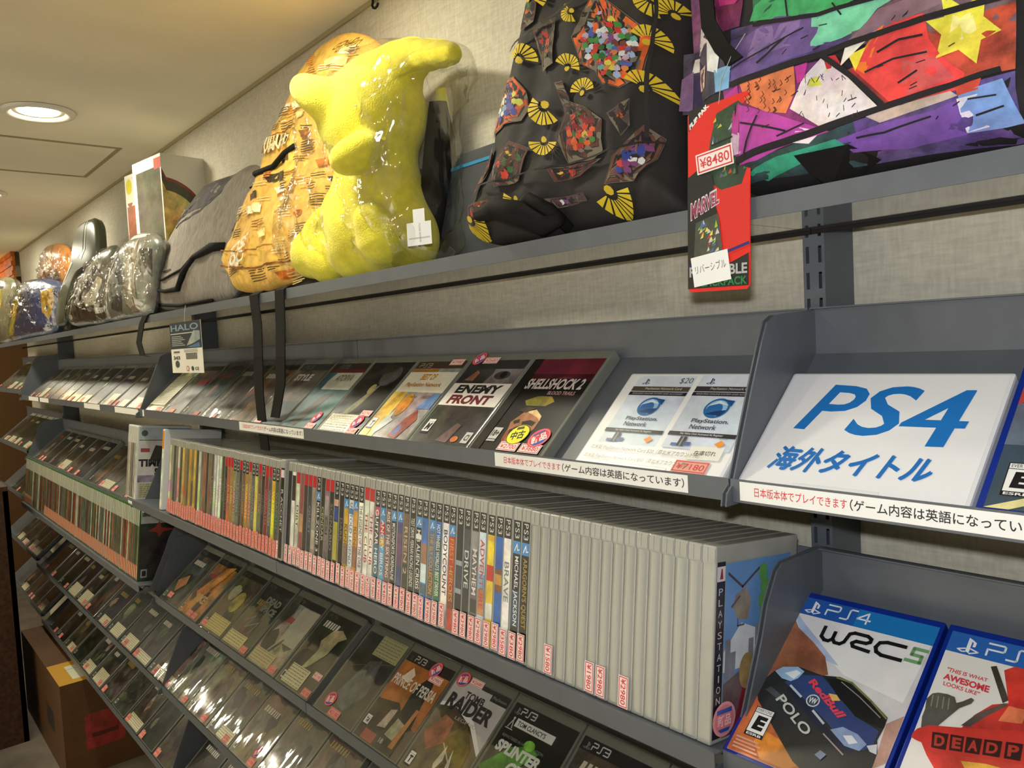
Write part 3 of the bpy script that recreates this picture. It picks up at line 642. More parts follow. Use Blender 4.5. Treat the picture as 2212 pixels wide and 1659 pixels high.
#        background, header, title, title colour, accents[(z0,z1,colour)], price, how it looks
SPINES = [
 ((22, 20, 18), KB, "ARAGORN'S QUEST", (176, 146, 60), [], '2980', 'black spine with gold serif letters beside the blank cases'),
 ((20, 22, 26), KB, 'MICHAEL JACKSON', (236, 236, 236), [(38, 78, (40, 70, 96))], '380', 'black spine with bold white two-word name, near the blank cases'),
 ((232, 230, 228), K_, 'BRAVE', (110, 124, 140), [], '3580', 'white spine with grey-blue capitals'),
 ((28, 92, 176), K_, '', (220, 160, 60), [(70, 96, (120, 76, 40)), (78, 90, (190, 140, 60))], '2980', 'plain blue spine with small brown emblem'),
 ((226, 196, 40), K_, '', (190, 40, 30), [(80, 98, (200, 44, 30)), (36, 54, (226, 226, 222)), (126, 132, (214, 160, 40))], '2980', 'yellow spine with red splash and white blob'),
 ((196, 214, 224), K_, 'ADVENTURE', (196, 60, 50), [(36, 66, (180, 130, 90)), (66, 84, (120, 170, 210))], '2980', 'pale blue spine with red lettering'),
 ((96, 92, 94), K_, 'MAYHEM', (226, 224, 222), [(110, 132, (150, 146, 146)), (36, 52, (50, 48, 48))], '2980', 'grey spine with wide white capitals'),
 ((40, 44, 46), K_, 'DRIVE', (206, 210, 212), [(96, 132, (70, 70, 72))], '3980', 'charcoal spine with white capitals'),
 ((24, 24, 28), K_, '', (200, 200, 206), [(52, 92, (150, 156, 166)), (58, 86, (50, 56, 74))], '980', 'dark spine with oval chrome emblem'),
 ((176, 60, 40), KB, 'FIRST HEROES', (206, 150, 60), [(30, 50, (120, 60, 30))], '', 'red spine with gold lettering'),
 ((236, 234, 230), K_, 'BODYCOUNT', (30, 30, 34), [], '2980', 'white spine with black rounded capitals'),
 ((40, 92, 96), K_, "HOT WHEELS WORLD'S BEST DRIVER", (230, 232, 230), [(112, 133, (52, 110, 176)), (36, 70, (40, 110, 60))], '2980', 'blue and green spine with long white title'),
 ((84, 110, 140), KB, 'THE SLY COLLECTION', (206, 160, 70), [(36, 70, (96, 90, 70))], '3980', 'slate blue spine with gold title'),
 ((66, 120, 190), K_, '', (190, 90, 60), [(74, 100, (150, 110, 84)), (50, 74, (200, 214, 224)), (36, 48, (80, 96, 120))], '2980', 'sky blue spine with brown emblem'),
 ((26, 26, 28), KB, 'MIB ALIEN CRISIS', (232, 232, 230), [(104, 110, (236, 236, 232))], '1980', 'black spine with heavy white letters and white block'),
 ((30, 32, 30), K_, 'TEST DRIVE: FERRARI RACING LEGENDS', (214, 214, 206), [], '2980', 'black spine with long thin white title'),
 ((104, 84, 66), K_, 'RISEN 2', (190, 176, 150), [(36, 66, (60, 54, 44))], '980', 'brown spine with short pale title'),
 ((74, 70, 120), KB, '', (200, 170, 190), [(60, 104, (110, 76, 110)), (36, 60, (60, 74, 120))], '3980', 'purple spine'),
 ((28, 30, 30), KB, 'MOTIONSPORTS ADRENALINE', (226, 228, 226), [], '1580', 'black spine with slanted white title'),
 ((120, 92, 84), K_, 'RISE OF THE SIX STRING', (232, 228, 222), [(112, 130, (96, 60, 50))], '480', 'reddish brown spine with white title'),
 ((96, 150, 190), KB, 'ANGRY BIRDS', (226, 230, 232), [(96, 112, (206, 40, 44)), (80, 92, (216, 160, 50))], '2980', 'light blue spine with red and yellow blobs'),
 ((60, 104, 130), K_, 'GUITAR HERO', (240, 240, 238), [(122, 133, (196, 80, 110)), (80, 122, (60, 58, 60))], '1980', 'dark and blue spine with pink block and white letters'),
 ((234, 232, 226), R_, 'THE CLUB', (176, 36, 44), [], '2080', 'white spine with red capitals, right one of the pair'),
 ((234, 232, 226), R_, 'THE CLUB', (176, 36, 44), [], '3980', 'white spine with red capitals, left one of the pair'),
 ((232, 230, 222), K_, 'THE LEGEND OF THE ORB', (90, 90, 90), [], '1980', 'white spine with thin grey title'),
 ((206, 150, 60), KB, 'KUNG', (150, 90, 30), [(36, 66, (150, 110, 80))], '1980', 'orange-gold spine, right one of two'),
 ((232, 230, 226), K_, 'UNTOLD LEGEND', (80, 120, 170), [(112, 120, (70, 130, 190))], '3980', 'white spine with pale blue title'),
 ((200, 160, 50), KB, 'KUNG', (120, 90, 40), [(36, 66, (140, 116, 100))], '1980', 'orange-gold spine, left one of two'),
 ((36, 34, 34), K_, 'DARK', (120, 116, 110), [], '1980', 'plain charcoal spine left of the orange-gold pair'),
 ((44, 46, 46), K_, '', (210, 200, 60), [(118, 128, (222, 160, 150)), (96, 116, (44, 70, 140)), (36, 94, (170, 170, 60))], '980', 'dark spine with pink disc, blue and yellow blocks'),
 ((40, 40, 38), R_, 'SCENARIO', (130, 130, 110), [], '1980', 'dark spine with red header and greenish letters'),
 ((120, 112, 114), R_, 'CSI', (60, 50, 56), [(100, 130, (160, 150, 152))], '1980', 'lilac grey spine with dark letters'),
 ((40, 44, 34), NO, 'CENDAR', (170, 170, 130), [], '2980', 'dark green spine with pale slanted letters'),
 ((34, 34, 34), KB, 'KILLZONE 3', (220, 220, 220), [], '1980', 'black spine with small white title'),
 ((150, 140, 128), R_, '', (60, 60, 60), [(40, 70, (190, 180, 150))], '1980', 'beige spine with red header'),
 ((54, 66, 76), R_, 'QUEST', (140, 150, 160), [], '1980', 'blue-grey spine with red header'),
 ((60, 56, 52), R_, '', (60, 60, 60), [], '980', 'brownish dark spine with red header'),
 ((150, 80, 76), NO, '', (230, 210, 200), [(60, 90, (190, 150, 110))], '980', 'brick red spine'),
 ((210, 208, 188), R_, 'DIRT', (60, 56, 50), [], '980', 'cream spine with dark letters'),
 ((226, 222, 214), NO, '', (90, 80, 80), [(108, 150, (50, 46, 40))], '1980', 'white spine with dark upper half'),
]
for c_, lab in (((36, 32, 34), 'dark spine just right of the tall black one'), ):
    SPINES.append((c_, NO, '', (120, 120, 120), [], '980', lab))
LEFT = [((214, 210, 172), 'cream'), ((150, 160, 132), 'pale green'), ((70, 74, 60), 'olive dark'), ((120, 122, 104), 'grey-green'), ((206, 206, 190), 'whitish'), ((84, 88, 66), 'moss'), ((200, 176, 90), 'straw'),
        ((150, 130, 80), 'tan'), ((110, 104, 66), 'olive'), ((196, 160, 60), 'gold'), ((140, 124, 72), 'khaki'), ((206, 176, 70), 'yellow-gold'), ((84, 82, 62), 'drab'), ((206, 208, 196), 'white'), ((120, 118, 100), 'grey'),
        ((160, 96, 70), 'rust'), ((70, 62, 50), 'dark brown'), ((126, 108, 80), 'brown'), ((96, 90, 78), 'taupe'), ((206, 198, 204), 'lilac white'), ((214, 216, 206), 'plain white'), ((208, 212, 200), 'chalk white'), ((62, 76, 58), 'dark green'),
        ((60, 54, 46), 'umber'), ((190, 104, 60), 'orange'), ((180, 130, 60), 'amber'), ((140, 136, 96), 'sage'), ((104, 112, 96), 'grey sage'), ((62, 58, 54), 'charcoal'), ((110, 84, 64), 'chestnut'), ((184, 150, 56), 'mustard'),
        ((150, 124, 86), 'sand'), ((92, 100, 84), 'fern grey'), ((214, 190, 90), 'white and gold'), ((120, 100, 76), 'walnut'), ((54, 48, 46), 'black-brown'), ((130, 50, 50), 'maroon'), ((96, 96, 92), 'ash grey'), ((222, 184, 30), 'bright yellow'),
        ((70, 84, 60), 'green dotted'), ((60, 58, 50), 'smoky')]
def spine_case(x, c, hd, title, tc, acc, price, lab, dz=0, dy=0, tilt=0):
    y, z, a = PITCH['C']
    t = thing('game_case', lab, 'game case', (x, y+dy, z+dz), rx=-a, group=GC); shell('spine' if c else 'spineb', t)
    A = Art(lambda p, q, o: (p, -.3-o*.6, q))
    if c:
        A.rect(1.4, 13.4, 4, 156, c, .3)
        if hd in (K_, KB): A.rect(1.4, 13.4, 133, 156, (30, 29, 30))
        if hd == R_: A.rect(1.4, 13.4, 138, 156, (190, 32, 40))
        if hd in (K_, KB):
            for k, (g, lo, hi) in enumerate((('P', 149, 154), ('S', 142.5, 147.5), ('3', 136, 141))): A.txt(g, 4, 11, lo, hi, (214, 214, 210), 0, down=True)
        if hd == KB: A.rect(1.4, 13.4, 119, 133, (66, 140, 206)); A.line([(4, 122), (8, 130), (9, 123), (12, 124)], 1.2, (236, 242, 246))
        for z0, z1, cc in acc: A.rect(1.4, 13.4, z0, z1, cc, .25)
        if title:
            top = 117 if hd == KB else 130
            ln = min(top-40, 9*len(title)) if len(title) < 12 else top-40
            A.txt(title, 3.4, 11.4, max(38, (top+38)/2-ln/2), min(top, (top+38)/2+ln/2), tc, .01, down=True)
        A.mb.build('spine_label', 'print', t)
    if price is not None and price != '':
        dim = x < -1300; k = ('sp', price, dim)
        if k not in _PS:
            B_ = Art(front); price_art(B_, 0, 12.4, 0, 30, price, down=True, dim=dim); o = B_.mb.build('price_sticker', 'paper', t); _PS[k] = o.data
        else: o = put('price_sticker', _PS[k], t)
        o.location = (.0012, -.0026, (2+rnd.uniform(0, 3))*S)
    return t
blank_price = {13: '1580', 9: '1980', 8: '2980', 6: '2980'}     # counted from the right end
for k in range(16):
    lab = 'blank grey game case%s, %s from the right end of the spine row' % (' with price sticker' if k in blank_price else '', ORD[k])
    if k: spine_case(CX0-TH*(k+1), None, '', '', None, [], blank_price.get(k, ''), lab)
for i, (c, hd, ti, tc, acc, pr_, lab) in enumerate(SPINES):
    spine_case(CX0-TH*(17+i), c, hd, ti, tc, acc, pr_, 'game case with '+lab, dz=rnd.uniform(0, 1), dy=rnd.uniform(0, 1.2))
xb = CX0-TH*(17+len(SPINES))
t = spine_case(xb, (24, 20, 24), '', 'R ACCHET', (190, 200, 206), [(140, 153, (226, 220, 222))], None, 'tall black game case standing proud of the spine row with white letters', dz=5, dy=-6)
for i, (c, nm) in enumerate(LEFT[::-1]):
    x = xb-TH*(i+1)-4
    spine_case(x, c, R_ if nm in ('orange', 'amber', 'walnut', 'maroon', 'charcoal', 'umber') else NO if i > 14 else K_ if i % 3 else R_, '' if i > 22 else rnd.choice(['LEGION', 'WARPATH', 'DUSK', '']), tuple(min(255, v+60) for v in c),
               [(rnd.uniform(36, 60), rnd.uniform(62, 110), tuple(int(v*rnd.uniform(.7, 1.2)) if v*1.2 < 255 else v for v in c))], '980' if i % 3 else '1980',
               'game case with %s spine, %s left of the tall black case' % (nm, ORD[i]), dz=rnd.uniform(0, 1.5))
# the last case shows its printed front
y, z, a = PITCH['C']
t = thing('game_case', 'rightmost case of the spine row, its front printed with blue sky and helicopter', 'game case', (CX0-TH, y, z), rx=-a, group=GC); shell('spine', t)
A = Art(lambda p, q, o: (14.7+o, p, q))
A.rect(2, 14, 4, 157, (40, 34, 44)); A.rect(2, 14, 140, 153, (226, 214, 218)); A.poly([(6, 142), (11, 142), (9.6, 151), (8, 151)], (150, 50, 60))
for i, g in enumerate('PLAYSTATION'): A.txt(g, 7.2 if g == 'I' else 5, 8.8 if g == 'I' else 11, 128-9.4*i, 134-9.4*i, (200, 200, 206))
A.rect(14, 120, 4, 155, (104, 150, 206), .05); A.poly([(14, 78), (40, 100), (64, 92), (120, 96), (120, 60), (14, 60)], (216, 222, 232), .1)
A.poly([(30, 126), (46, 132), (54, 118), (50, 102), (34, 104), (26, 116)], (140, 128, 116), .4); A.line([(18, 146), (40, 132), (66, 146)], 2.4, (84, 70, 74)); A.line([(36, 124), (24, 116)], 2, (84, 70, 74)); A.line([(34, 104), (34, 98), (44, 98)], 1.6, (90, 84, 80))
for i, (x, h) in enumerate(((16, 88), (24, 76), (52, 84), (62, 96), (72, 80))): A.rect(x, x+8, 40, h, (130, 130, 146), .25)
A.poly([(14, 4), (14, 50), (40, 58), (74, 46), (90, 4)], (96, 84, 84), .5); A.poly([(30, 4), (44, 42), (64, 44), (80, 4)], (130, 40, 50), .35); A.ell(50, 56, 12, 16, (150, 130, 84), .5)
for i in range(5): A.ell(72+3*(i % 2), 142-13*i, 7, 8, (96, 150, 84), .3)
A.ell(17, 20, 17, 15, (236, 160, 170)); A.ell(17, 20, 14, 12.4, (226, 130, 140)); A.rect(6, 28, 25, 29, (36, 92, 180)); A.poly([(8, 12), (26, 12), (24, 9), (12, 9)], (36, 92, 180)); A.txt('新品', 7, 27, 14, 24, (244, 214, 214), .02)
A.mb.build('cover_sheet', 'print', t)
# tall white case and the white cases at the far left end of the row
def tall_spine(x, y0, z0, kind, band, body, lab, h=190, grp=None, cover=None, stick=True, name='game_case', a=.119):
    t = thing(name, lab, 'game case', (x, y0, z0), rx=-a, group=grp); shell(kind, t)
    k = ('tall', band, body, stick)
    if k in _PS: put('spine_label', _PS[k], t)
    else:
        A = Art(front); A.rect(1, 13.6, 3, h-4, body, .35); A.rect(1, 13.6, h-46, h-4, band)
        if stick: A.rect(1.2, 13.4, 5, 40, (226, 160, 130)); A.frame(1.8, 12.8, 6, 39, .7, (206, 110, 90))
        _PS[k] = A.mb.build('spine_label', 'print', t).data
    if cover:
        A = Art(lambda p, q, o: (14.65+o, p, q)); cover(A); A.mb.build('cover_sheet', 'print', t)
    return t
tall_spine(-1948, 540, -357, 'wspine', (230, 150, 30), (226, 228, 206), 'white game case with orange top spine, left end of the long spine row', grp=GC, stick=False)
def cov(A):
    A.rect(3, 131, 3, 186, (214, 216, 214), .1); A.rect(3, 131, 156, 186, (186, 200, 206), .1); A.rect(3, 131, 152, 154, (60, 60, 60)); A.ell(16, 171, 8, 8, (90, 100, 96)); A.rect(70, 131, 158, 184, (120, 150, 176), .2)
    A.poly([(30, 100), (44, 140), (70, 136), (76, 106), (60, 96)], (60, 56, 56), .5); A.rect(8, 30, 122, 132, (170, 70, 76)); A.txt('TIMES', 4, 74, 84, 104, (48, 46, 52), .05); A.txt('SHIFT', 44, 84, 62, 80, (48, 46, 52), .05)
    A.rect(3, 131, 44, 62, (130, 142, 156), .5); note(A, 6, 128, 4, 42, (196, 194, 160))
for i in range(6):
    tall_spine(-2246+15*i, 541, -360, 'wspine', (206, 208, 196), [(150, 146, 130), (176, 172, 156), (132, 130, 112), (104, 100, 88), (150, 148, 140), (196, 196, 190)][i],
               'white spined case left of the shelf divider, %s' % ('showing a pale front with dark letters' if i == 5 else ORD[5-i]+' from the one showing its front'), grp='white cases left of the shelf divider', cover=cov if i == 5 else None, stick=False)

# ------------------------------------------------------------------ second shelf, right of the upright
WS = (.957, 1.035)
def art(A):
    A.rect(4, 131, 4, 165, (226, 226, 228), .03); A.rect(4, 131, 146, 165, (30, 118, 190)); A.rect(4, 60, 146, 165, (36, 92, 176))
    ps_mark(A, 18, 150, 12.5, (238, 242, 248)); ps3_logo(A, 31, 72, 151, 162, (226, 236, 246), True, 1.6)
    fp = facepx('W', -391, *WS); Z = lambda *q: [fp(1500+.3219*q[k], 1150+.3219*q[k+1]) for k in range(0, len(q), 2)]
    def clip(pts): return [(min(131, max(4, p)), min(146, max(4, q))) for p, q in pts]
    ZP = lambda c, tex, *q: A.poly(clip(Z(*q)), c, tex)
    ZP((206, 204, 208), .1, 655, 530, 1400, 700, 1620, 760, 1300, 1600, 300, 1600, 190, 1460)
    ZP((226, 226, 228), .04, 700, 540, 1600, 740, 1400, 1150, 1000, 960, 860, 800)
    ZP((170, 186, 214), .15, 655, 530, 705, 565, 860, 760, 970, 900, 870, 860, 700, 660)
    ZP((150, 92, 66), .4, 640, 560, 700, 640, 800, 740, 880, 840, 900, 960, 700, 1000, 480, 1060, 280, 1300, 440, 980)
    ZP((74, 54, 48), .4, 640, 570, 660, 640, 610, 690, 580, 680)
    ZP((178, 100, 60), .4, 410, 1040, 560, 1330, 700, 1560, 720, 1700, 300, 1700, 190, 1460)
    ZP((206, 130, 50), .4, 470, 1330, 580, 1400, 690, 1570, 620, 1600, 440, 1520, 400, 1400)
    ZP((176, 140, 122), .3, 1290, 1290, 1420, 1240, 1300, 1560, 1180, 1600, 1230, 1480)
    # the rally car seen from its front corner: dark bumper, blue bonnet, dark screen
    ZP((40, 42, 44), .15, 400, 1050, 440, 1010, 545, 930, 620, 905, 700, 905, 860, 965, 980, 975, 1060, 1010, 1180, 1120, 1300, 1250, 1280, 1310, 1230, 1400, 1230, 1490, 1190, 1600, 760, 1640, 660, 1540, 540, 1330, 430, 1130)
    ZP((46, 64, 116), .15, 610, 1010, 700, 960, 860, 968, 960, 1090, 1080, 1240, 1180, 1300, 1240, 1340, 1200, 1440, 1130, 1470, 1000, 1420, 900, 1290, 760, 1140)
    ZP((28, 34, 56), .1, 640, 1040, 720, 1110, 860, 1270, 960, 1400, 1080, 1480, 1040, 1500, 900, 1410, 760, 1230, 620, 1060)
    ZP((24, 26, 28), .1, 890, 985, 1000, 985, 1190, 1150, 1285, 1262, 1268, 1325, 1180, 1290, 1085, 1240, 960, 1100)
    A.line(Z(960, 980, 1060, 1015, 1190, 1140, 1290, 1256), 1.6, (116, 120, 70)); A.line(Z(990, 1010, 1110, 1110, 1250, 1250), .8, (140, 144, 130))
    ZP((150, 184, 220), .12, 545, 935, 600, 908, 700, 908, 742, 940, 700, 985, 650, 1005, 590, 985); ZP((222, 230, 238), .05, 610, 950, 690, 930, 720, 950, 670, 990)
    ZP((130, 150, 186), .2, 915, 1330, 1000, 1312, 1100, 1362, 1160, 1430, 1110, 1475, 1010, 1440); ZP((214, 220, 226), .05, 1000, 1370, 1060, 1370, 1100, 1420, 1040, 1430); ZP((196, 200, 204), .1, 1160, 1440, 1230, 1430, 1226, 1500, 1180, 1480)
    ZP((70, 74, 80), .2, 480, 1060, 520, 1040, 620, 1130, 590, 1150); A.line(Z(650, 1035, 720, 1110), 2, (176, 190, 206)); A.line(Z(800, 1205, 870, 1290), 2, (176, 190, 206)); A.line(Z(870, 1360, 1000, 1500), 1.2, (160, 140, 136)); ZP((110, 118, 146), .1, 810, 1500, 850, 1470, 890, 1500, 850, 1535)
    p, q = Z(800, 1138)[0]; A.ell(p, q, 6, 5.6, (206, 212, 218)); A.ell(p, q, 5, 4.6, (60, 70, 96)); A.txt('VW', p-3.6, p+3.6, q-2.6, q+2.6, (226, 230, 234), .03)
    A.txq('RedBull', Z(768, 1015, 965, 1255, 1028, 1240, 812, 990), (214, 64, 84), .04); ZP((216, 176, 96), 0, 905, 1090, 960, 1100, 985, 1140, 930, 1140)
    A.txq('POLO', Z(548, 1130, 742, 1378, 800, 1340, 604, 1092), (190, 194, 190), .02)
    # lettering
    lw = 3.4; k = (28, 28, 32)
    A.line([(38, 138), (38, 128), (42, 125), (46, 125), (49, 128), (49, 135), (49, 128), (52, 125), (57, 125), (60, 128), (62, 137), (66, 139), (78, 139), (82, 137), (82, 134), (79, 132), (70, 131.5), (67, 129), (69, 126), (84, 125)], lw, k)
    A.line([(112, 138), (96, 138), (90, 136), (88, 131), (90, 127), (95, 125), (112, 125)], lw, k); A.line([(130, 139), (119, 139), (118.5, 133), (127, 133), (127, 127), (115, 127)], 3, (110, 160, 110))
    esrb(A, 13, 20, 18, 27, 'E')
    for i in range(4): A.rect(8+i % 2, 30+3*(i % 2), 15.5-3*i, 16.9-3*i, (206, 160, 140))
GW = 'blue game cases'
face_case('W', -391, 'ps4', art, 'blue game case with a dark blue rally car on white, lower right', group=GW, sc=WS)
def art(A):
    A.rect(4, 131, 4, 165, (226, 224, 220), .03); A.rect(4, 131, 146, 165, (44, 100, 180)); ps_mark(A, 20, 149, 13, (232, 236, 242)); ps3_logo(A, 34, 76, 150, 161, (222, 232, 242), True, 1.6)
    fp = facepx('W', -259.5, *WS); Z = lambda *q: [fp(1500+.3219*q[k], 1150+.3219*q[k+1]) for k in range(0, len(q), 2)]
    def clip(pts): return [(min(131, max(4, p)), min(146, max(4, q))) for p, q in pts]
    ZP = lambda c, tex, *q: A.poly(clip(Z(*q)), c, tex)
    A.txq('"THIS IS WHAT', Z(1690, 935, 1966, 1008, 1974, 985, 1704, 906), (206, 70, 76), .02); A.txq('AWESOME', Z(1668, 985, 1975, 1082, 1986, 1036, 1682, 946), (206, 60, 70), .04); A.txq('LOOKS LIKE"', Z(1670, 1028, 1908, 1102, 1920, 1076, 1676, 1000), (206, 70, 76), .02)
    # abstract stand-in for the cover picture: a grey fist with raised thumb before a plain red splash
    ZP((66, 60, 54), .3, 1990, 905, 2030, 900, 2112, 1130, 2070, 1150); ZP((190, 56, 48), .35, 2080, 930, 2160, 880, 2260, 880, 2260, 1340, 1780, 1330, 1880, 1230, 2000, 1160, 2110, 1150)
    ZP((216, 120, 80), .4, 2110, 1170, 2240, 1200, 2200, 1290, 2040, 1270); ZP((90, 76, 70), .4, 1790, 1300, 1900, 1220, 2080, 1150, 2110, 1165, 1960, 1240, 1850, 1310)
    ZP((84, 82, 72), .4, 1550, 1190, 1560, 1120, 1600, 1085, 1640, 1080, 1700, 1090, 1750, 1110, 1760, 1150, 1800, 1140, 1860, 1115, 1880, 1130, 1860, 1155, 1780, 1185, 1700, 1250, 1640, 1300, 1640, 1340, 1520, 1340, 1530, 1240)
    for k in range(4): A.line(Z(1590+38*k, 1170+8*k, 1604+36*k, 1096+8*k), .8, (140, 140, 122))
    ZP((196, 62, 48), .4, 1520, 1400, 1560, 1500, 1640, 1640, 2300, 1760, 2300, 1500, 1600, 1410); ZP((214, 160, 60), .4, 1790, 1540, 1960, 1560, 2100, 1600, 2000, 1650, 1830, 1620)
    ZP((200, 58, 48), .2, 1450, 1340, 1500, 1322, 1580, 1300, 1800, 1318, 2260, 1345, 2260, 1580, 1760, 1490, 1560, 1430, 1490, 1400, 1456, 1380)
    for g, q in (('D', (1592, 1450, 1690, 1468, 1710, 1360, 1600, 1345)), ('E', (1712, 1468, 1800, 1482, 1815, 1378, 1722, 1362)), ('A', (1815, 1484, 1915, 1500, 1935, 1395, 1830, 1380)), ('D', (1935, 1500, 2050, 1520, 2070, 1412, 1950, 1397)), ('P', (2080, 1524, 2190, 1544, 2210, 1430, 2095, 1414))):
        qq = Z(*q); A.poly(clip(qq), (58, 30, 28), .15); cx, cz = sum(a for a, b in qq)/4, sum(b for a, b in qq)/4; q2 = [(cx+(a-cx)*.66, cz+(b-cz)*.7) for a, b in qq]
        if max(a for a, b in q2) < 131: A.txq(g, q2, (176, 60, 50), .04)
face_case('W', -259.5, 'ps4', art, 'blue game case with grey fist and red capitals in dark boxes, lower right corner', group=GW, sc=WS)

# ------------------------------------------------------------------ row D under the long spine row
GD = 'game cases face-out under the long spine row'
def ex2(a_): 
    def f(t):
        for q in a_: new_sticker(t, *q)
    return f
def art(A):
    A.rect(5, 130, 3, 157, (24, 28, 24), .25); A.rect(5, 130, 140, 157, (30, 32, 32)); ps_mark(A, 16, 143, 9, (140, 146, 150)); ps3_logo(A, 24, 52, 144, 153, (196, 200, 200), False, 1.6)
    A.rect(24, 100, 126, 138, (206, 208, 206)); A.txt('TOM CLANCY\'S', 28, 84, 128.5, 135.5, (40, 40, 44), .02); A.line([(14, 122), (18, 134), (22, 122)], 1.6, (190, 194, 190)); A.ell(18, 136, 2, 2, (190, 194, 190)); A.line([(11, 120), (25, 120)], 1.2, (190, 194, 190))
    A.txt('REMASTERED IN HIGH DEFINITION', 14, 96, 108, 112, (130, 136, 130)); A.poly([(5, 60), (40, 100), (70, 112), (90, 108), (60, 70), (30, 40)], (80, 130, 50), .6); A.ell(68, 112, 10, 7, (120, 180, 70), .5)
    A.txt('SPLINTER', 14, 100, 88, 104, (206, 210, 204), .05, .1); A.txt('CELL', 50, 100, 66, 84, (206, 210, 204), .05, .1); A.ell(60, 36, 40, 26, (40, 60, 40), .6)
face_case('D', -845, 'ps3', art, 'dark game case with green glow and slanted pale capitals, bottom centre', group=GD, wrap=True)
def art(A):
    A.rect(5, 130, 3, 157, (96, 84, 60), .7); A.poly([(5, 110), (40, 120), (90, 104), (130, 74), (130, 150), (5, 150)], (206, 204, 206), .08); A.rect(92, 130, 141, 154, (40, 40, 40)); A.txt('PlayStation', 96, 126, 144, 150, (170, 170, 170))
    A.rect(5, 130, 150, 157, (70, 70, 70)); A.poly([(5, 110), (40, 120), (90, 104), (130, 74), (130, 66), (88, 96), (40, 112), (5, 104)], (226, 224, 226))
    A.txt('TOMB', 42, 86, 128, 140, (56, 54, 58), .03); A.txt('RAIDER', 14, 118, 106, 130, (50, 48, 52), .05); A.txt('LEGEND', 50, 100, 96, 101, (176, 176, 176))
    A.poly([(30, 96), (54, 92), (60, 60), (34, 40), (10, 60)], (150, 104, 74), .45); A.poly([(56, 70), (80, 100), (112, 70), (120, 20), (70, 10)], (110, 96, 40), .7); A.poly([(84, 60), (98, 30), (112, 6), (104, 4), (90, 24)], (206, 206, 196), .2); esrb(A, 10, 8, 14, 22, 'T', lab=False)
    A.line([(60, 60), (90, 40), (104, 10)], 2, (190, 190, 170)); A.poly([(70, 60), (64, 30), (70, 20), (78, 40)], (200, 196, 180), .3)
face_case('D', -981, 'ps3', art, 'game case with white curved band and dark angular capitals, bottom centre', price=[('2680', 36, 150, 30, 11)], group=GD, extra=ex2([(20, 152, 14, 12, .3)]), wrap=True)
def art(A):
    A.rect(5, 130, 3, 157, (70, 58, 46), .65); A.rect(5, 130, 140, 157, (44, 38, 36)); ps_mark(A, 16, 143, 9, (90, 90, 90)); ps3_logo(A, 28, 56, 144, 153, (196, 194, 190), False, 1.6)
    A.poly([(5, 70), (5, 140), (130, 140), (130, 50)], (170, 106, 50), .3); A.poly([(24, 112), (38, 134), (52, 124), (46, 108)], (230, 214, 190), .1); A.poly([(74, 60), (70, 108), (84, 128), (96, 136), (104, 122), (108, 88), (118, 50), (104, 40)], (34, 34, 32), .3)
    A.txt('PRINCE OF PERSIA', 8, 124, 98, 116, (220, 216, 206), .02, 0); A.poly([(5, 3), (5, 68), (60, 76), (112, 40), (112, 3)], (66, 60, 48), .7)
    A.poly([(44, 30), (52, 62), (66, 66), (64, 34)], (190, 176, 168), .5); A.poly([(72, 26), (78, 56), (100, 52), (96, 24)], (176, 170, 140), .6); A.rect(24, 58, 4, 20, (150, 84, 64), .3); esrb(A, 8, 22, 15, 18, 'T-M', lab=False)
    A.rect(66, 82, 8, 24, (70, 68, 64)); A.txt('18', 69, 79, 12, 20, (170, 170, 160), .03)
    A.poly([(96, 14), (104, 80), (112, 80), (108, 14)], (176, 120, 70), .3)
face_case('D', -1117, 'ps3', art, 'game case with orange sky, black silhouette and pale ornate title', price=[('2980', 86, 126, 32, 12)], group=GD, extra=ex2([(88, 146, 14, 12, .9)]), wrap=True)
def art(A):
    A.rect(5, 130, 3, 157, (54, 58, 52), .6); A.poly([(30, 30), (60, 110), (90, 120), (110, 60), (80, 20)], (90, 96, 104), .6); A.line([(20, 90), (80, 110), (120, 120)], 2, (120, 84, 70)); note(A, 52, 128, 122, 160, (186, 184, 140))
face_case('D', -1253, 'ps3', art, 'dark wrapped game case with yellow note at its top and bright streaks', price=[('2180', 50, 3, 34, 14)], group=GD, extra=ex2([(34, 26, 14, 13, .3)]), wrap=True)
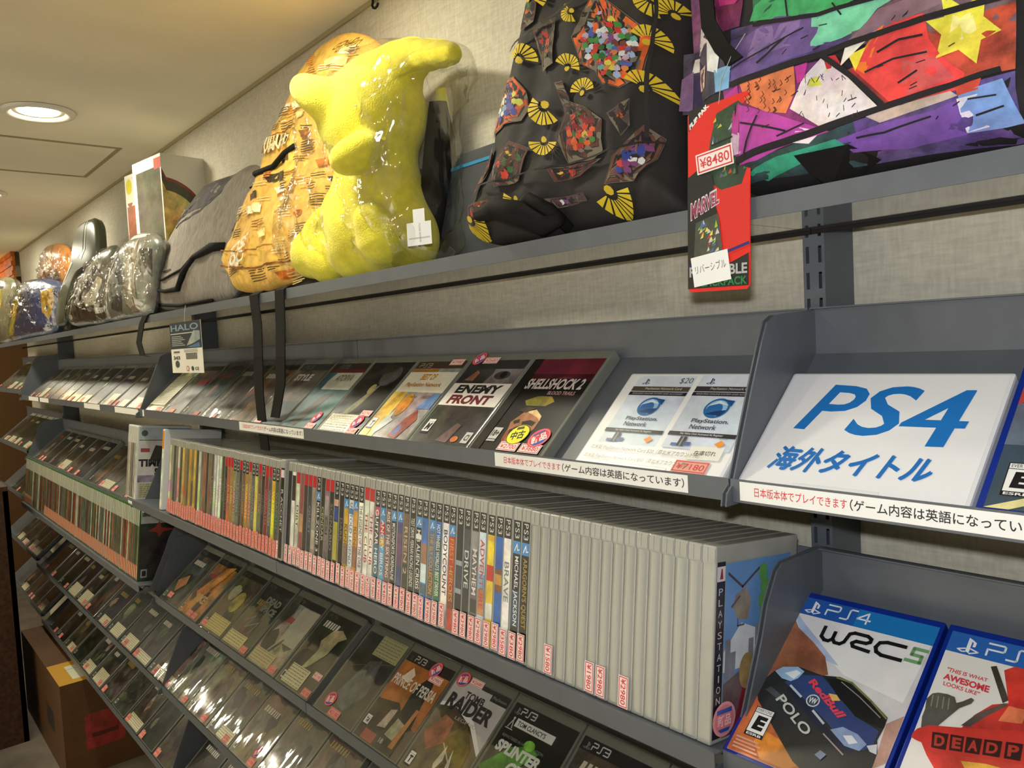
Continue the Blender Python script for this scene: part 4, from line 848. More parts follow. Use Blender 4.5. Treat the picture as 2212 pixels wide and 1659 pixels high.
DL = [(-1411, 'dark game case with pale winged shape and note, left of the shelf joint', lambda A: (any_cover(A, base=(52, 54, 42), notep=False), A.poly([(50, 100), (64, 126), (90, 134), (118, 124), (100, 112), (96, 84), (70, 50), (50, 40), (62, 84)], (170, 160, 124), .35), note(A, 20, 90, 6, 44, (206, 202, 160))), [('2180', 104, 4, 28, 14), ('2180', 102, 38, 28, 12)]),
      (-1551, 'game case with pale grey cover and dark side, left of the winged one', lambda A: (any_cover(A, base=(150, 148, 132), notep=False), A.poly([(5, 60), (40, 120), (30, 157), (5, 157)], (60, 66, 56), .5), A.rect(60, 130, 60, 140, (170, 168, 154), .1), A.line([(50, 30), (76, 66)], 5, (84, 82, 60)), note(A, 6, 96, 6, 34, (190, 180, 130))), [('2680', 98, 4, 28, 14)]),
      (-1693, 'dark game case with teal pattern and grey block letters', lambda A: (any_cover(A, base=(48, 60, 52), notep=False), A.txt('DEAD', 50, 116, 112, 128, (126, 128, 120), .06), A.txt('SPACE', 50, 120, 92, 108, (120, 122, 116), .06), A.line([(30, 60), (60, 80), (50, 50), (90, 70), (80, 40)], 3, (110, 140, 136)), note(A, 8, 96, 5, 34, (206, 200, 140))), [('2680', 98, 4, 28, 14)]),
      (-1833, 'game case with brown and yellow figures, right of the orange one', lambda A: (any_cover(A, base=(84, 80, 62), notep=False), A.ell(84, 84, 24, 26, (150, 128, 60), .6), A.ell(40, 100, 20, 20, (140, 138, 120), .5), note(A, 30, 128, 6, 42, (206, 196, 120))), [('1980', 8, 6, 28, 14)]),
      (-1985, 'game case with orange brown cover in the third row', lambda A: (any_cover(A, base=(170, 116, 52), notep=False), A.poly([(20, 60), (70, 140), (112, 150), (60, 40)], (190, 130, 60), .5), A.txt('BIKE', 40, 100, 40, 60, (206, 170, 110), .05)), [('1980', 60, 4, 30, 14), ('980', 92, 4, 28, 14)]),
      (-2124, 'dark game case with tan corner, leftmost under the long spine row', lambda A: (any_cover(A, base=(70, 66, 54), notep=False), A.poly([(20, 60), (60, 84), (80, 60), (50, 30)], (170, 116, 80), .4)), [('1980', 34, 14, 30, 14)])]
for x, lab, fn, pr_ in DL: face_case('D', x, 'ps3', fn, lab, price=pr_, group=GD, wrap=x > -1990)
for i, x in enumerate((-709, -573)):
    def art(A, i=i):
        any_cover(A, notep=False); A.rect(5, 130, 140, 157, (34, 34, 36)); ps_mark(A, 16, 143, 9, (120, 124, 130)); ps3_logo(A, 24, 52, 144, 153, (190, 194, 196), False, 1.6); A.poly([(40, 120), (70, 134), (80, 110), (60, 100)], (90, 50, 60), .4)
    face_case('D', x, 'ps3', art, ['wrapped game case whose black header shows at the bottom edge', 'wrapped game case out of the picture under the spine row'][i], group=GD, wrap=True)
# row E
GE = 'wrapped game cases face-out on the fourth shelf'
lo, hi = -2248, -720
x = lo; k = 0
EL = ['leftmost, with pale pink cover and typed note', 'second from the left end, with grey-green cover', 'third from the left end, with smoky grey cover', 'fourth from the left end, with strong white glints', 'fifth from the left end, with brown cover',
      'sixth from the left end, by the joint', 'seventh from the left end, with reddish cover', 'eighth from the left end, at the bottom edge', 'ninth from the left end, at the bottom edge', 'tenth from the left end, below the picture', 'eleventh from the left end, below the picture']
EB = [(150, 130, 116), (104, 116, 92), (112, 110, 92), (66, 68, 64), (92, 80, 56), (70, 66, 60), (96, 72, 58), (60, 62, 54), (74, 70, 66), (70, 66, 54), (60, 60, 60)]
while x < hi and k < 11:
    def art(A, k=k): any_cover(A, base=EB[k], notep=k in (0, 3, 6))
    face_case('E', x, 'ps3', art, 'wrapped game case in the fourth row, '+EL[k], price=[('1980', 92, 4, 28, 16)], group=GE, wrap=True, extra=ex2([(104, 34, 13, 11, .5)]) if k in (4, 7) else None); k += 1
    x += 139 if k != 7 else 152
# row F under the yellow backpack's bay
for i, x in enumerate((-2118, -1975, -1836, -1690)):
    def art(A): any_cover(A)
    face_case('F', x, 'ps3', art, 'game case on the lowest shelf at the bottom edge, %s right of the dark divider' % ORD[i], price=[('980', 90, 4, 28, 16)], group='game cases on the lowest shelf')

# ------------------------------------------------------------------ the bays left of the divider
def cases_left(row, xs, lab, grp, green=False, lift=0, price=True):
    for i, x in enumerate(xs):
        def art(A):
            if green: any_cover(A, h=190, top=184, green=True)
            else: any_cover(A)
        kind = 'xbox' if green else 'ps3'
        face_case(row, x, kind, art, lab % (ORD[i] if i < 20 else 'far'), price=[(['980', '1980', '480'][i % 3], rnd.choice([4, 40, 92]), 3, 30, 20)] if price and i % 4 != 3 else None, group=grp, lift=lift)
cases_left('B', [-2300-150*k for k in range(5)]+[-3050-146*k for k in range(6)], 'far game case on the top slanted shelf, %s left of the first bay divider', 'far game cases on the top slanted shelf')
cases_left('B', [-4060-142*k for k in range(5)], 'green edged case on the raised top slanted shelf, %s from its right end', 'green edged cases at the far left end', True, 24)
cases_left('G', [-2400-148*k for k in range(4)]+[-3045-146*k for k in range(6)], 'far game case on the second shelf, %s left of the white spined cases', 'far game cases on the second shelf')
cases_left('G', [-4070-142*k for k in range(5)], 'green edged case on the raised second shelf, %s from its right end', 'green edged cases at the far left end', True, 24)
GX = 'green cases shelved spine-out left of the divider'
XB = [((196, 202, 184), (120, 112, 90)), ((190, 196, 176), (84, 88, 76)), ((186, 192, 176), (150, 92, 56)), ((200, 204, 190), (176, 180, 160)), ((180, 188, 170), (60, 76, 58)), ((196, 200, 180), (120, 92, 70)), ((186, 190, 172), (96, 96, 90)), ((190, 186, 170), (110, 44, 44))]
XN = ['buff', 'slate', 'rust', 'pale', 'dark green', 'brown', 'grey', 'wine red']
def covx(A):
    A.rect(3, 131, 3, 186, (52, 50, 48), .5); A.rect(3, 131, 150, 186, (190, 196, 190), .2); A.txt('MOTION', 6, 60, 168, 180, (120, 126, 124), .02); A.poly([(20, 130), (40, 140), (50, 156), (56, 138), (90, 132), (60, 126), (50, 112), (44, 126)], (160, 60, 52)); A.rect(8, 24, 8, 30, (170, 170, 170)); A.rect(11, 21, 12, 26, (40, 40, 40))
nx = 106
for i in range(nx):
    k = rnd.randrange(8); x = -2212-16*i
    tall_spine(x, 540, -582, 'gspine', XB[k][0], XB[k][1], 'green edged case with %s spine, %s left of the dark divider' % (XN[k], ORD[i])
               if i else 'green edged case with dark front and red splash, right end of the green row', grp=GX, cover=covx if i == 0 else None, stick=not (78 < i < 96), name='spine_case')
cases_left('E', [-2300-148*k for k in range(5)]+[-3045-146*k for k in range(6)], 'far game case on the fourth shelf, %s left of the divider', 'far game cases on the fourth shelf')
cases_left('F', [-2310-146*k for k in range(5)]+[-3045-146*k for k in range(6)], 'far game case on the lowest shelf, %s left of the dark divider', 'game cases on the lowest shelf')
cases_left('E', [-4060-142*k for k in range(4)], 'far game case at the left end of the fourth shelf, %s from the joint', 'far game cases on the fourth shelf', False, 24)
cases_left('F', [-4060-142*k for k in range(4)], 'far game case at the left end of the lowest shelf, %s from the joint', 'game cases on the lowest shelf', False, 24)
cases_left('D', [-4060-142*k for k in range(4)], 'far game case on the third shelf end, %s left of the green row', 'far game cases on the third shelf', True, 24)
# ------------------------------------------------------------------ goods on the top shelf
from mathutils import noise as mnoise
TOP = 108
class Soft:
    """a stuffed shape: an outline on a leaning plane standing on the shelf, bulging to the front and the back"""
    def __init__(s, outline, yb, lean, tf, tb, pw=3.0, ex=.6, wr=0, wsc=60, seed=0, z0=TOP):
        s.yb, s.l, s.z0 = yb, lean, z0; s.tf, s.tb, s.pw, s.ex, s.wr, s.wsc, s.seed = tf, tb, pw, ex, wr, wsc, seed
        s.X0 = 0
        pts = [s.P(u, v) for u, v in outline]; s.X0 = sum(p for p, q in pts)/len(pts)
        s.out = [(p-s.X0, max(q, 0)) for p, q in pts]
        n = len(s.out); sm = []
        for i in range(n):                                          # Catmull-Rom rounding
            p0, p1, p2, p3 = (s.out[(i+k-1) % n] for k in range(4))
            for j in range(6):
                t = j/6
                sm.append(tuple(.5*((2*p1[k])+(-p0[k]+p2[k])*t+(2*p0[k]-5*p1[k]+4*p2[k]-p3[k])*t*t+(-p0[k]+3*p1[k]-3*p2[k]+p3[k])*t**3) for k in (0, 1)))
        s.sm = [(p, max(q, 0)) for p, q in sm]
        s.c = (sum(p for p, q in s.sm)/len(s.sm), sum(q for p, q in s.sm)/len(s.sm))
    def P(s, u, v):
        d = ray(u, v); k = math.tan(s.l); t = (s.yb-s.z0*k)/(d.y-k*d.z); return (d.x*t-s.X0, (d.z*t-s.z0)/math.cos(s.l))
    def S(s, p, q):
        x, z = p-s.c[0], q-s.c[1]; best = 0
        n = len(s.sm)
        for i in range(n):
            ax, az = s.sm[i][0]-s.c[0], s.sm[i][1]-s.c[1]; bx, bz = s.sm[(i+1) % n][0]-s.c[0], s.sm[(i+1) % n][1]-s.c[1]
            dx, dz = bx-ax, bz-az; den = x*dz-z*dx
            if abs(den) < 1e-9: continue
            t = (ax*dz-az*dx)/den; w_ = (ax*z-az*x)/den*-1 if False else ((ax*z-az*x)/(dx*z-dz*x)*-1 if abs(dx*z-dz*x) > 1e-9 else -1)
            if t > 0 and -1e-6 <= w_ <= 1+1e-6: best = max(best, 1/t)
        return min(best, 1)
    def h(s, p, q, k, back=False):
        v = (1-min(k, 1)**s.pw)**s.ex
        d = (s.tb if back else s.tf)*v
        if s.wr: d += s.wr*v**.5*(mnoise.fractal(Vector((p/s.wsc, q/s.wsc*.8, s.seed)), .9, 2.1, 4))
        return d
    def surf(s, p, q, o): return (p, -s.h(p, q, s.S(p, q))-o, q)
    def root(s, name, label, cat, group=None):
        s.t = thing(name, label, cat, (s.X0, s.yb, s.z0), rx=-s.l, group=group); return s.t
    def mesh(s, mb, col, tex=0, rings=26, back=True):
        n = len(s.sm); vs = []; fs = []
        for bk in ((False, True) if back else (False,)):
            b0 = len(vs)
            for k in range(rings):
                f = 1-(k/rings)**1.6
                for p, q in s.sm:
                    x, z = s.c[0]+(p-s.c[0])*f, s.c[1]+(q-s.c[1])*f; d = s.h(x, z, f, bk); vs.append((x, d if bk else -d, z))
            d = s.h(s.c[0], s.c[1], 0, bk); vs.append((s.c[0], d if bk else -d, s.c[1]))
            for k in range(rings-1):
                for i in range(n):
                    q4 = (b0+k*n+i, b0+k*n+(i+1) % n, b0+(k+1)*n+(i+1) % n, b0+(k+1)*n+i); fs.append(q4[::-1] if bk else q4)
            for i in range(n):
                t3 = (b0+(rings-1)*n+i, b0+(rings-1)*n+(i+1) % n, b0+rings*n); fs.append(t3[::-1] if bk else t3)
        mb.add(vs, fs, col, tex); return mb
class SoftArt(Art):
    """printed patches that follow the bulge; points are given where the photograph shows them"""
    def __init__(s, soft, mb, px=True): super().__init__(soft.surf, mb); s.sf = soft; s.px = px; s.k = 0
    def _o(s): s.k += 1; return .7+.02*s.k
    def poly(s, pts, col, tex=0, o=None):
        o = s._o() if o is None else o
        if s.px: pts = [s.sf.P(u, v) for u, v in pts]
        ed = []
        for (a, b), (c, d) in zip(pts, pts[1:]+pts[:1]):
            n = max(1, int(math.hypot(c-a, d-b)/9)); ed += [(a+(c-a)*i/n, b+(d-b)*i/n) for i in range(n)]
        cx, cz = sum(a for a, b in ed)/len(ed), sum(b for a, b in ed)/len(ed)
        r = max(1, min(5, int(max(math.hypot(a-cx, b-cz) for a, b in ed)/9))); n = len(ed); vs = []; fs = []
        for k in range(r): vs += [s.sf.surf(cx+(a-cx)*(1-k/r), cz+(b-cz)*(1-k/r), o) for a, b in ed]
        vs.append(s.sf.surf(cx, cz, o))
        for k in range(r-1): fs += [(k*n+i, k*n+(i+1) % n, (k+1)*n+(i+1) % n, (k+1)*n+i) for i in range(n)]
        fs += [((r-1)*n+i, (r-1)*n+(i+1) % n, r*n) for i in range(n)]
        s.mb.add(vs, fs, col, tex)
    def line(s, pts, wd, col, tex=0):
        for (a, b), (c, d) in zip(pts, pts[1:]):
            l = math.hypot(c-a, d-b) or 1; nx, nz = -(d-b)/l*wd/2, (c-a)/l*wd/2
            s.poly([(a-nx, b-nz), (c-nx, d-nz), (c+nx, d+nz), (a+nx, b+nz)], col, tex)
    def ellp(s, u, v, ru, rv, col, tex=0, n=16, rot=0):
        c, d = math.cos(rot), math.sin(rot)
        s.poly([(u+ru*math.cos(6.2832*i/n)*c-rv*math.sin(6.2832*i/n)*d, v+ru*math.cos(6.2832*i/n)*d+rv*math.sin(6.2832*i/n)*c) for i in range(n)], col, tex)
    def txp(s, t, quad, col, bold=0):
        q = [s.sf.P(u, v) for u, v in quad]; s.txq(t, q, col, bold)

def ribbon(mb, pts, w_, th=1.6, side=(1, 0, 0), col=(24, 23, 22)):
    sd = Vector(side).normalized(); P_ = [Vector(p) for p in pts]; vs = []; fs = []
    for k, p in enumerate(P_):
        d = (P_[min(k+1, len(P_)-1)]-P_[max(k-1, 0)]).normalized(); n = d.cross(sd).normalized(); s2 = sd
        vs += [p-s2*w_/2-n*th/2, p+s2*w_/2-n*th/2, p+s2*w_/2+n*th/2, p-s2*w_/2+n*th/2]
    for k in range(len(P_)-1): fs += [(4*k+i, 4*k+(i+1) % 4, 4*k+4+(i+1) % 4, 4*k+4+i) for i in range(4)]
    fs += [(0, 3, 2, 1), tuple(4*(len(P_)-1)+i for i in range(4))]
    mb.add(vs, fs, col)

# ---- black backpack with stained-glass patches
bk = Soft([(1190, -60), (1150, 90), (1100, 270), (1070, 400), (1036, 490), (1056, 524), (1140, 520), (1240, 502), (1340, 488), (1478, 466), (1482, 400), (1478, 300), (1488, 160), (1516, 0), (1524, -80), (1360, -110)],
          612, math.radians(17), 46, 60, 4, .55, 9, 70, 1)
t = bk.root('backpack', 'black backpack printed with stained-glass patches and yellow sunbursts, behind the red hang tag', 'backpack')
mb = bk.mesh(MB(), (36, 32, 30), .1); A = SoftArt(bk, mb)
rg = random.Random(3)
GL = [(190, 40, 40), (60, 130, 60), (70, 90, 170), (200, 206, 210), (206, 196, 70), (150, 170, 206), (120, 60, 120), (90, 160, 150), (200, 120, 60), (110, 50, 40), (180, 160, 190), (46, 96, 50)]
def inside(u, v, pts):
    r = False
    for (a, b), (c, d) in zip(pts, pts[1:]+pts[:1]):
        if (b > v) != (d > v) and u < (c-a)*(v-b)/(d-b)+a: r = not r
    return r
def glass(pts, border=(206, 90, 40), pal=GL, step=12, bw=.86):
    cu, cv = sum(a for a, b in pts)/len(pts), sum(b for a, b in pts)/len(pts)
    sh = lambda f: [(cu+(a-cu)*f, cv+(b-cv)*f) for a, b in pts]
    A.poly(sh(1.04), (112, 102, 86)); A.poly(sh(1.02), (30, 26, 24)); A.poly(pts, border, .35); A.poly(sh(bw), (26, 24, 26))
    inn = sh(bw*.97); u0, u1 = min(a for a, b in inn), max(a for a, b in inn); v0, v1 = min(b for a, b in inn), max(b for a, b in inn)
    v = v0
    while v < v1:
        u = u0
        while u < u1:
            x, y = u+rg.uniform(-3, 3), v+rg.uniform(-3, 3)
            if inside(x, y, inn):
                q = [(x+rg.uniform(.45, .82)*step*math.cos(a), y+rg.uniform(.45, .82)*step*math.sin(a)) for a in (.4, 1.5, 2.6, 3.7, 4.8, 5.7)]
                if all(inside(a, b, inn) for a, b in q): A.poly(q, rg.choice(pal), .1)
            u += step
        v += step
WARM = [(170, 40, 36), (200, 90, 40), (60, 110, 50), (120, 30, 30), (206, 170, 60), (90, 50, 40), (46, 96, 50), (200, 60, 40)]
glass([(1340, 28), (1452, 112), (1440, 205), (1400, 232), (1370, 226), (1350, 196), (1318, 182), (1304, 130)], (214, 96, 40))
glass([(1136, 200), (1170, 205), (1196, 235), (1203, 272), (1190, 298), (1104, 318), (1118, 260)], (200, 84, 40), [(120, 150, 190), (60, 70, 150), (200, 206, 214), (196, 196, 90), (90, 90, 160)])
glass([(1265, 225), (1282, 222), (1296, 262), (1330, 276), (1364, 300), (1362, 360), (1342, 376), (1286, 384), (1272, 336), (1288, 290)], (80, 44, 36), WARM)
glass([(1214, 110), (1262, 85), (1260, 180), (1236, 196)], (90, 70, 50), WARM+[(110, 80, 130)])
glass([(1188, 20), (1226, 0), (1214, 90), (1184, 104)], (80, 50, 40), WARM)
glass([(1122, 388), (1170, 346), (1210, 360), (1180, 420), (1128, 432)], (90, 50, 44), WARM)
glass([(1388, 376), (1440, 306), (1466, 322), (1458, 370), (1420, 420), (1364, 428)], (100, 60, 50), [(70, 90, 180), (200, 60, 60), (206, 206, 210), (120, 60, 110), (46, 60, 140)])
glass([(1252, 402), (1310, 388), (1360, 380), (1310, 412), (1262, 426)], (90, 40, 36), WARM)
glass([(1380, 290), (1424, 258), (1420, 310), (1404, 332)], (80, 60, 60), WARM)
glass([(1084, 350), (1110, 345), (1100, 420), (1072, 458)], (120, 50, 36), WARM); glass([(1060, 470), (1112, 460), (1096, 496), (1060, 502)], (110, 50, 40), WARM+[(210, 120, 50)])
glass([(1232, 458), (1312, 446), (1316, 460), (1240, 474)], (80, 50, 60), [(120, 60, 120), (206, 206, 206), (180, 60, 40), (60, 110, 60)], 8)
def burst(u, v, r, rot, n=9, span=2.7):                       # plain fan of yellow rays
    for i in range(n):
        a = rot+span*(i/(n-1)-.5); A.poly([(u+r*.32*math.cos(a-.08), v+r*.32*math.sin(a-.08)), (u+r*math.cos(a-.13), v+r*math.sin(a-.13)), (u+r*math.cos(a+.13), v+r*math.sin(a+.13)), (u+r*.32*math.cos(a+.08), v+r*.32*math.sin(a+.08))], (216, 188, 40))
    A.ellp(u-r*.1*math.cos(rot), v-r*.1*math.sin(rot), r*.22, r*.22, (206, 176, 40), 0, 8)
for q in ((1190, 172, 34, -1.4), (1294, 192, 28, -1.2), (1206, 40, 36, -.9), (1460, 40, 36, 2.8), (1448, 230, 34, -1.3), (1328, 245, 30, -1.6), (1248, 275, 38, 2.3), (1244, 345, 30, 1.6), (1372, 446, 38, 1.2), (1066, 500, 28, 1.3), (1304, 78, 24, 2.6), (1452, 130, 34, -1.2), (1170, 460, 26, 2.2), (1490, 60, 28, -2)): burst(*q)
A.line([(1158, 150), (1240, 100), (1340, 30)], 5, (60, 52, 44)); A.line([(1096, 432), (1230, 408), (1370, 372), (1470, 330)], 4, (34, 30, 28)); A.line([(1470, 0), (1452, 240), (1446, 330)], 6, (40, 36, 34))
mb.build('body', 'cloth', t, smooth=True)
b = MB(); q = lambda u, v, o=30: (lambda w_: (w_[0], -bk.h(w_[0], w_[1], bk.S(*w_))-o, w_[1]))(bk.P(u, v))
tube(b, [q(1110, 500), q(1150, 488), q(1190, 496), q(1220, 506), q(1260, 498)], [8, 12, 14, 12, 6], 10); tube(b, [q(1180, 470, 6), q(1210, 464, 14), q(1240, 480, 14), q(1246, 500, 6)], 7, 8)
b.build('folded_strap', 'blackcloth', t, smooth=True)

# ---- comic-print backpack, right
cm = Soft([(1545, -160), (1540, 20), (1530, 150), (1540, 260), (1580, 360), (1622, 416), (1760, 400), (1900, 376), (2060, 350), (2230, 318), (2420, 290), (2440, 60), (2420, -180), (2000, -240)], 606, math.radians(15), 46, 60, 5, .5, 4, 90, 5)
t = cm.root('backpack', 'colourful comic-print backpack with green, purple and red panels, upper right corner', 'backpack')
mb = cm.mesh(MB(), (26, 22, 26), .1); A = SoftArt(cm, mb)
for pts, c in (([(1690, -70), (1960, -110), (1960, 30), (1690, 104)], (50, 110, 80)), ([(1960, -110), (2240, -140), (2240, 60), (1960, 40)], (40, 84, 66)), ([(1640, 116), (1900, 70), (1900, 150), (1636, 230)], (84, 64, 116)), ([(1900, 70), (2240, 50), (2240, 110), (1900, 160)], (110, 84, 100)),
               ([(1890, 210), (2060, 130), (2060, 240), (1966, 284)], (150, 50, 50)), ([(2060, 130), (2240, 70), (2240, 210), (2060, 250)], (176, 70, 50)), ([(1622, 240), (1830, 186), (1960, 290), (1640, 392)], (120, 46, 104)), ([(1622, 398), (1900, 312), (1900, 372), (1622, 416)], (44, 70, 70)), ([(1900, 312), (2240, 214), (2240, 316), (1900, 372)], (84, 66, 120)),
               ([(1490, -60), (1600, -80), (1600, 100), (1500, 120)], (120, 70, 110)), ([(1600, -90), (1690, -90), (1660, 110), (1600, 120)], (110, 30, 76)), ([(1478, 120), (1600, 100), (1640, 240), (1476, 250)], (70, 60, 84))):
    A.poly(pts, c, .5)
for pts, c in (
    ([(1702, 70), (1750, 40), (1830, 14), (1910, -10), (1908, 60), (1860, 80), (1790, 96), (1690, 98)], (66, 170, 104)), ([(1870, -10), (2010, -40), (2080, -30), (2010, 40), (1930, 52), (1880, 30)], (60, 160, 96)), ([(1924, 60), (2000, 30), (2050, 10), (2060, 26), (1960, 62)], (110, 190, 90)),
    ([(2080, -20), (2200, -50), (2240, 40), (2180, 52), (2110, 24)], (60, 130, 96)), ([(1666, 140), (1740, 98), (1824, 92), (1826, 150), (1812, 166), (1640, 222)], (104, 82, 140)), ([(1700, 120), (1790, 104), (1780, 150), (1680, 180)], (130, 106, 160)),
    ([(1822, 92), (1900, 74), (2000, 56), (1950, 84), (1920, 120), (1880, 140), (1818, 156)], (120, 206, 170)), ([(1960, 84), (2040, 58), (2130, 44), (2090, 74), (1900, 146)], (132, 104, 116)),
    ([(1945, 150), (1990, 112), (2050, 100), (2060, 150), (2090, 190), (2130, 216), (2120, 246), (1990, 276), (1912, 206)], (226, 66, 64)), ([(1906, 200), (1950, 130), (1966, 120), (1930, 216)], (236, 120, 40)), ([(2010, 190), (2060, 170), (2110, 226), (2010, 262)], (206, 84, 84)),
    ([(2090, 60), (2130, 84), (2176, 62), (2172, 104), (2206, 130), (2168, 150), (2160, 196), (2124, 168), (2080, 184), (2090, 138), (2060, 112), (2096, 104)], (226, 216, 70)), ([(2112, 100), (2150, 96), (2160, 130), (2130, 150), (2106, 136)], (236, 230, 150)),
    ([(1666, 232), (1776, 202), (1778, 250), (1760, 292), (1720, 288), (1680, 270)], (222, 122, 76)), ([(1776, 284), (1800, 226), (1844, 178), (1880, 216), (1950, 284), (1890, 306), (1830, 316)], (226, 214, 214)), ([(1840, 180), (1866, 178), (1880, 200), (1850, 206)], (190, 40, 50)), ([(1806, 226), (1850, 208), (1840, 240), (1806, 244)], (216, 220, 70)),
    ([(1782, 200), (1806, 192), (1800, 226), (1786, 232)], (190, 50, 140)), ([(1626, 256), (1656, 236), (1660, 290), (1652, 330), (1628, 320)], (176, 56, 140)), ([(1662, 276), (1720, 292), (1780, 312), (1840, 330), (1760, 350), (1690, 378), (1650, 384), (1664, 320)], (176, 66, 160)), ([(1752, 350), (1790, 324), (1830, 330), (1800, 350)], (220, 206, 214)), ([(1626, 326), (1656, 330), (1654, 366), (1632, 368)], (196, 166, 190)),
    ([(1866, 342), (1960, 316), (2060, 292), (2112, 272), (2112, 322), (2000, 346), (1890, 358)], (112, 74, 156)), ([(1660, 400), (1730, 374), (1850, 344), (1864, 352), (1760, 384), (1690, 406)], (50, 150, 120)), ([(1930, 300), (2100, 256), (2114, 264), (1960, 312)], (190, 170, 160)),
    ([(2124, 262), (2212, 234), (2240, 300), (2124, 318)], (120, 150, 206)), ([(2118, 270), (2160, 262), (2168, 308), (2122, 318)], (220, 214, 226)), ([(2118, 244), (2170, 232), (2162, 252), (2120, 262)], (206, 70, 50)), ([(1890, 160), (1950, 130), (1930, 150), (1880, 200)], (230, 220, 206)), ([(1896, 180), (1930, 164), (1910, 210)], (230, 210, 60)),
    ([(1604, 20), (1640, -40), (1700, -60), (1680, 30), (1650, 60), (1616, 60)], (180, 40, 120)), ([(1656, 0), (1704, -20), (1700, 26), (1666, 38)], (226, 176, 180)), ([(1536, 30), (1590, 10), (1584, 60), (1540, 76)], (180, 110, 160)), ([(1524, 60), (1550, 52), (1546, 110), (1520, 124)], (206, 96, 60)), ([(1550, 90), (1600, 60), (1596, 100), (1552, 120)], (206, 206, 206)),
    ([(1506, 132), (1560, 116), (1580, 130), (1546, 150), (1500, 160)], (220, 214, 214)), ([(1500, 170), (1540, 156), (1560, 180), (1520, 236), (1492, 214)], (60, 50, 90)), ([(1520, 196), (1572, 180), (1566, 220), (1530, 226)], (216, 176, 170)), ([(1580, 130), (1612, 160), (1606, 200), (1580, 190)], (226, 226, 230)), ([(1600, 196), (1640, 190), (1636, 236), (1604, 240)], (120, 170, 210)), ([(1476, 176), (1500, 160), (1498, 240), (1470, 240)], (130, 96, 140))):
    mu, mv = sum(a for a, b in pts)/len(pts), sum(b for a, b in pts)/len(pts); A.poly([(mu+(a-mu)*1.07, mv+(b-mv)*1.07) for a, b in pts], c, .22)
for l_, w_ in (([(1640, 232), (1830, 176), (2050, 106), (2212, 64)], 13), ([(1624, 386), (1800, 336), (1980, 282), (2212, 212)], 12), ([(1830, 172), (1900, 222), (1966, 282)], 12), ([(1690, 110), (1830, 94), (1900, 74), (2060, 36)], 9), ([(1760, 40), (1766, 96)], 4), ([(1880, -10), (1882, 60)], 4), ([(1860, 70), (1880, 96)], 4), ([(1640, 200), (1720, 160), (1800, 120)], 3),
               ([(1700, 190), (1760, 140)], 4), ([(1930, 216), (1990, 190), (2060, 176)], 4), ([(1956, 176), (2000, 150), (2050, 140)], 5), ([(2000, 240), (2040, 214)], 4), ([(1662, 310), (1760, 330)], 4), ([(1700, 296), (1660, 376)], 4), ([(1740, 340), (1800, 316)], 3), ([(1900, 340), (1960, 330), (2060, 300)], 3), ([(2140, 270), (2200, 262)], 3), ([(2150, 296), (2212, 280)], 3)):
    A.line(l_, w_, (24, 20, 26))
for i in range(34): u, v = rg.uniform(1676, 1768), rg.uniform(216, 284); A.line([(u, v), (u+4, v+7), (u-1, v+12)], 1.6, (90, 40, 24))
for i in range(30):
    u, v = rg.uniform(1794, 1920), rg.uniform(216, 300)
    if inside(u, v, [(1776, 284), (1800, 226), (1844, 178), (1880, 216), (1950, 284), (1890, 306), (1830, 316)]): A.line([(u, v), (u+rg.uniform(-9, 9), v+rg.uniform(4, 12))], 1.5, (70, 50, 60))
for i in range(26): u, v = rg.uniform(1650, 2140), rg.uniform(90, 330); A.line([(u, v), (u+rg.uniform(6, 20), v-rg.uniform(2, 12))], 1.8, (30, 24, 30))
mb.build('body', 'cloth', t, smooth=True)
b = MB(); q = lambda u, v, o: (lambda w_: (w_[0], -cm.h(w_[0], w_[1], cm.S(*w_))-o, w_[1]))(cm.P(u, v))
ribbon(b, [q(1590, -40, 4), q(1588, 40, 8), q(1600, 110, 10), q(1630, 160, 8), q(1656, 186, 3)], 14, 2, (1, 0, .3)); b.build('strap', 'blackcloth', t)
b = MB(); b.add([(q(u, v, o)) for u, v, o in ((1764, 372, 3), (1880, 350, 3), (1930, 366, 4), (1870, 384, 6), (1830, 412, 8), (1806, 414, 8), (1776, 394, 7))], [tuple(range(7))], (34, 32, 32)); b.build('mesh_flap', 'blackcloth', t)

# ---- printed hang tag on the comic-print backpack
t = thing('hang_tag', 'red and black hang tag with price sticker, dangling over the top shelf edge', 'tag', (-430, 577, 34), rx=-.03)
t.scale = (1.06, 1, 1)
t.rotation_euler = (-.02, math.radians(1.5), 0)
ol = [(2, 0), (56, 0), (59, 3), (59, 158), (56, 162), (3, 158), (0, 154), (0, 3)]
b = MB(); n = len(ol); b.add([(p, 0, q_) for p, q_ in ol]+[(p, .6, q_) for p, q_ in ol], [tuple(range(n)), tuple(range(n, 2*n))[::-1]]+[(i, (i+1) % n, n+(i+1) % n, n+i)[::-1] for i in range(n)], (226, 40, 30))
A = Art(lambda p, q_, o: (p, -o*.35, q_), b)
A.poly([(1, 158), (1, 140), (20, 161)], (24, 22, 22)); A.txq('FLIP PAK', [(0, 142), (19, 157), (17, 160), (-1, 146)], (236, 236, 236), .04) if False else A.txq('FLIP PAK', [(2, 141.5), (21.5, 158), (18.5, 160.6), (1.6, 146)], (240, 240, 240), .05)
A.poly([(18, 96), (22, 128), (28, 150), (48, 156), (57, 148), (56, 100), (50, 84), (34, 84)], (44, 66, 46), .5)
for i in range(34):
    x, z = rnd.uniform(22, 54), rnd.uniform(92, 150); A.poly([(x, z), (x+rnd.uniform(2, 5), z+1), (x+rnd.uniform(1, 4), z+rnd.uniform(3, 7))], rnd.choice([(196, 60, 50), (206, 196, 60), (70, 120, 70), (196, 200, 196), (90, 90, 120)]))
A.line([(24, 124), (46, 128)], 1.5, (20, 20, 20)); A.line([(46, 152), (47, 96)], 1.5, (20, 20, 20))
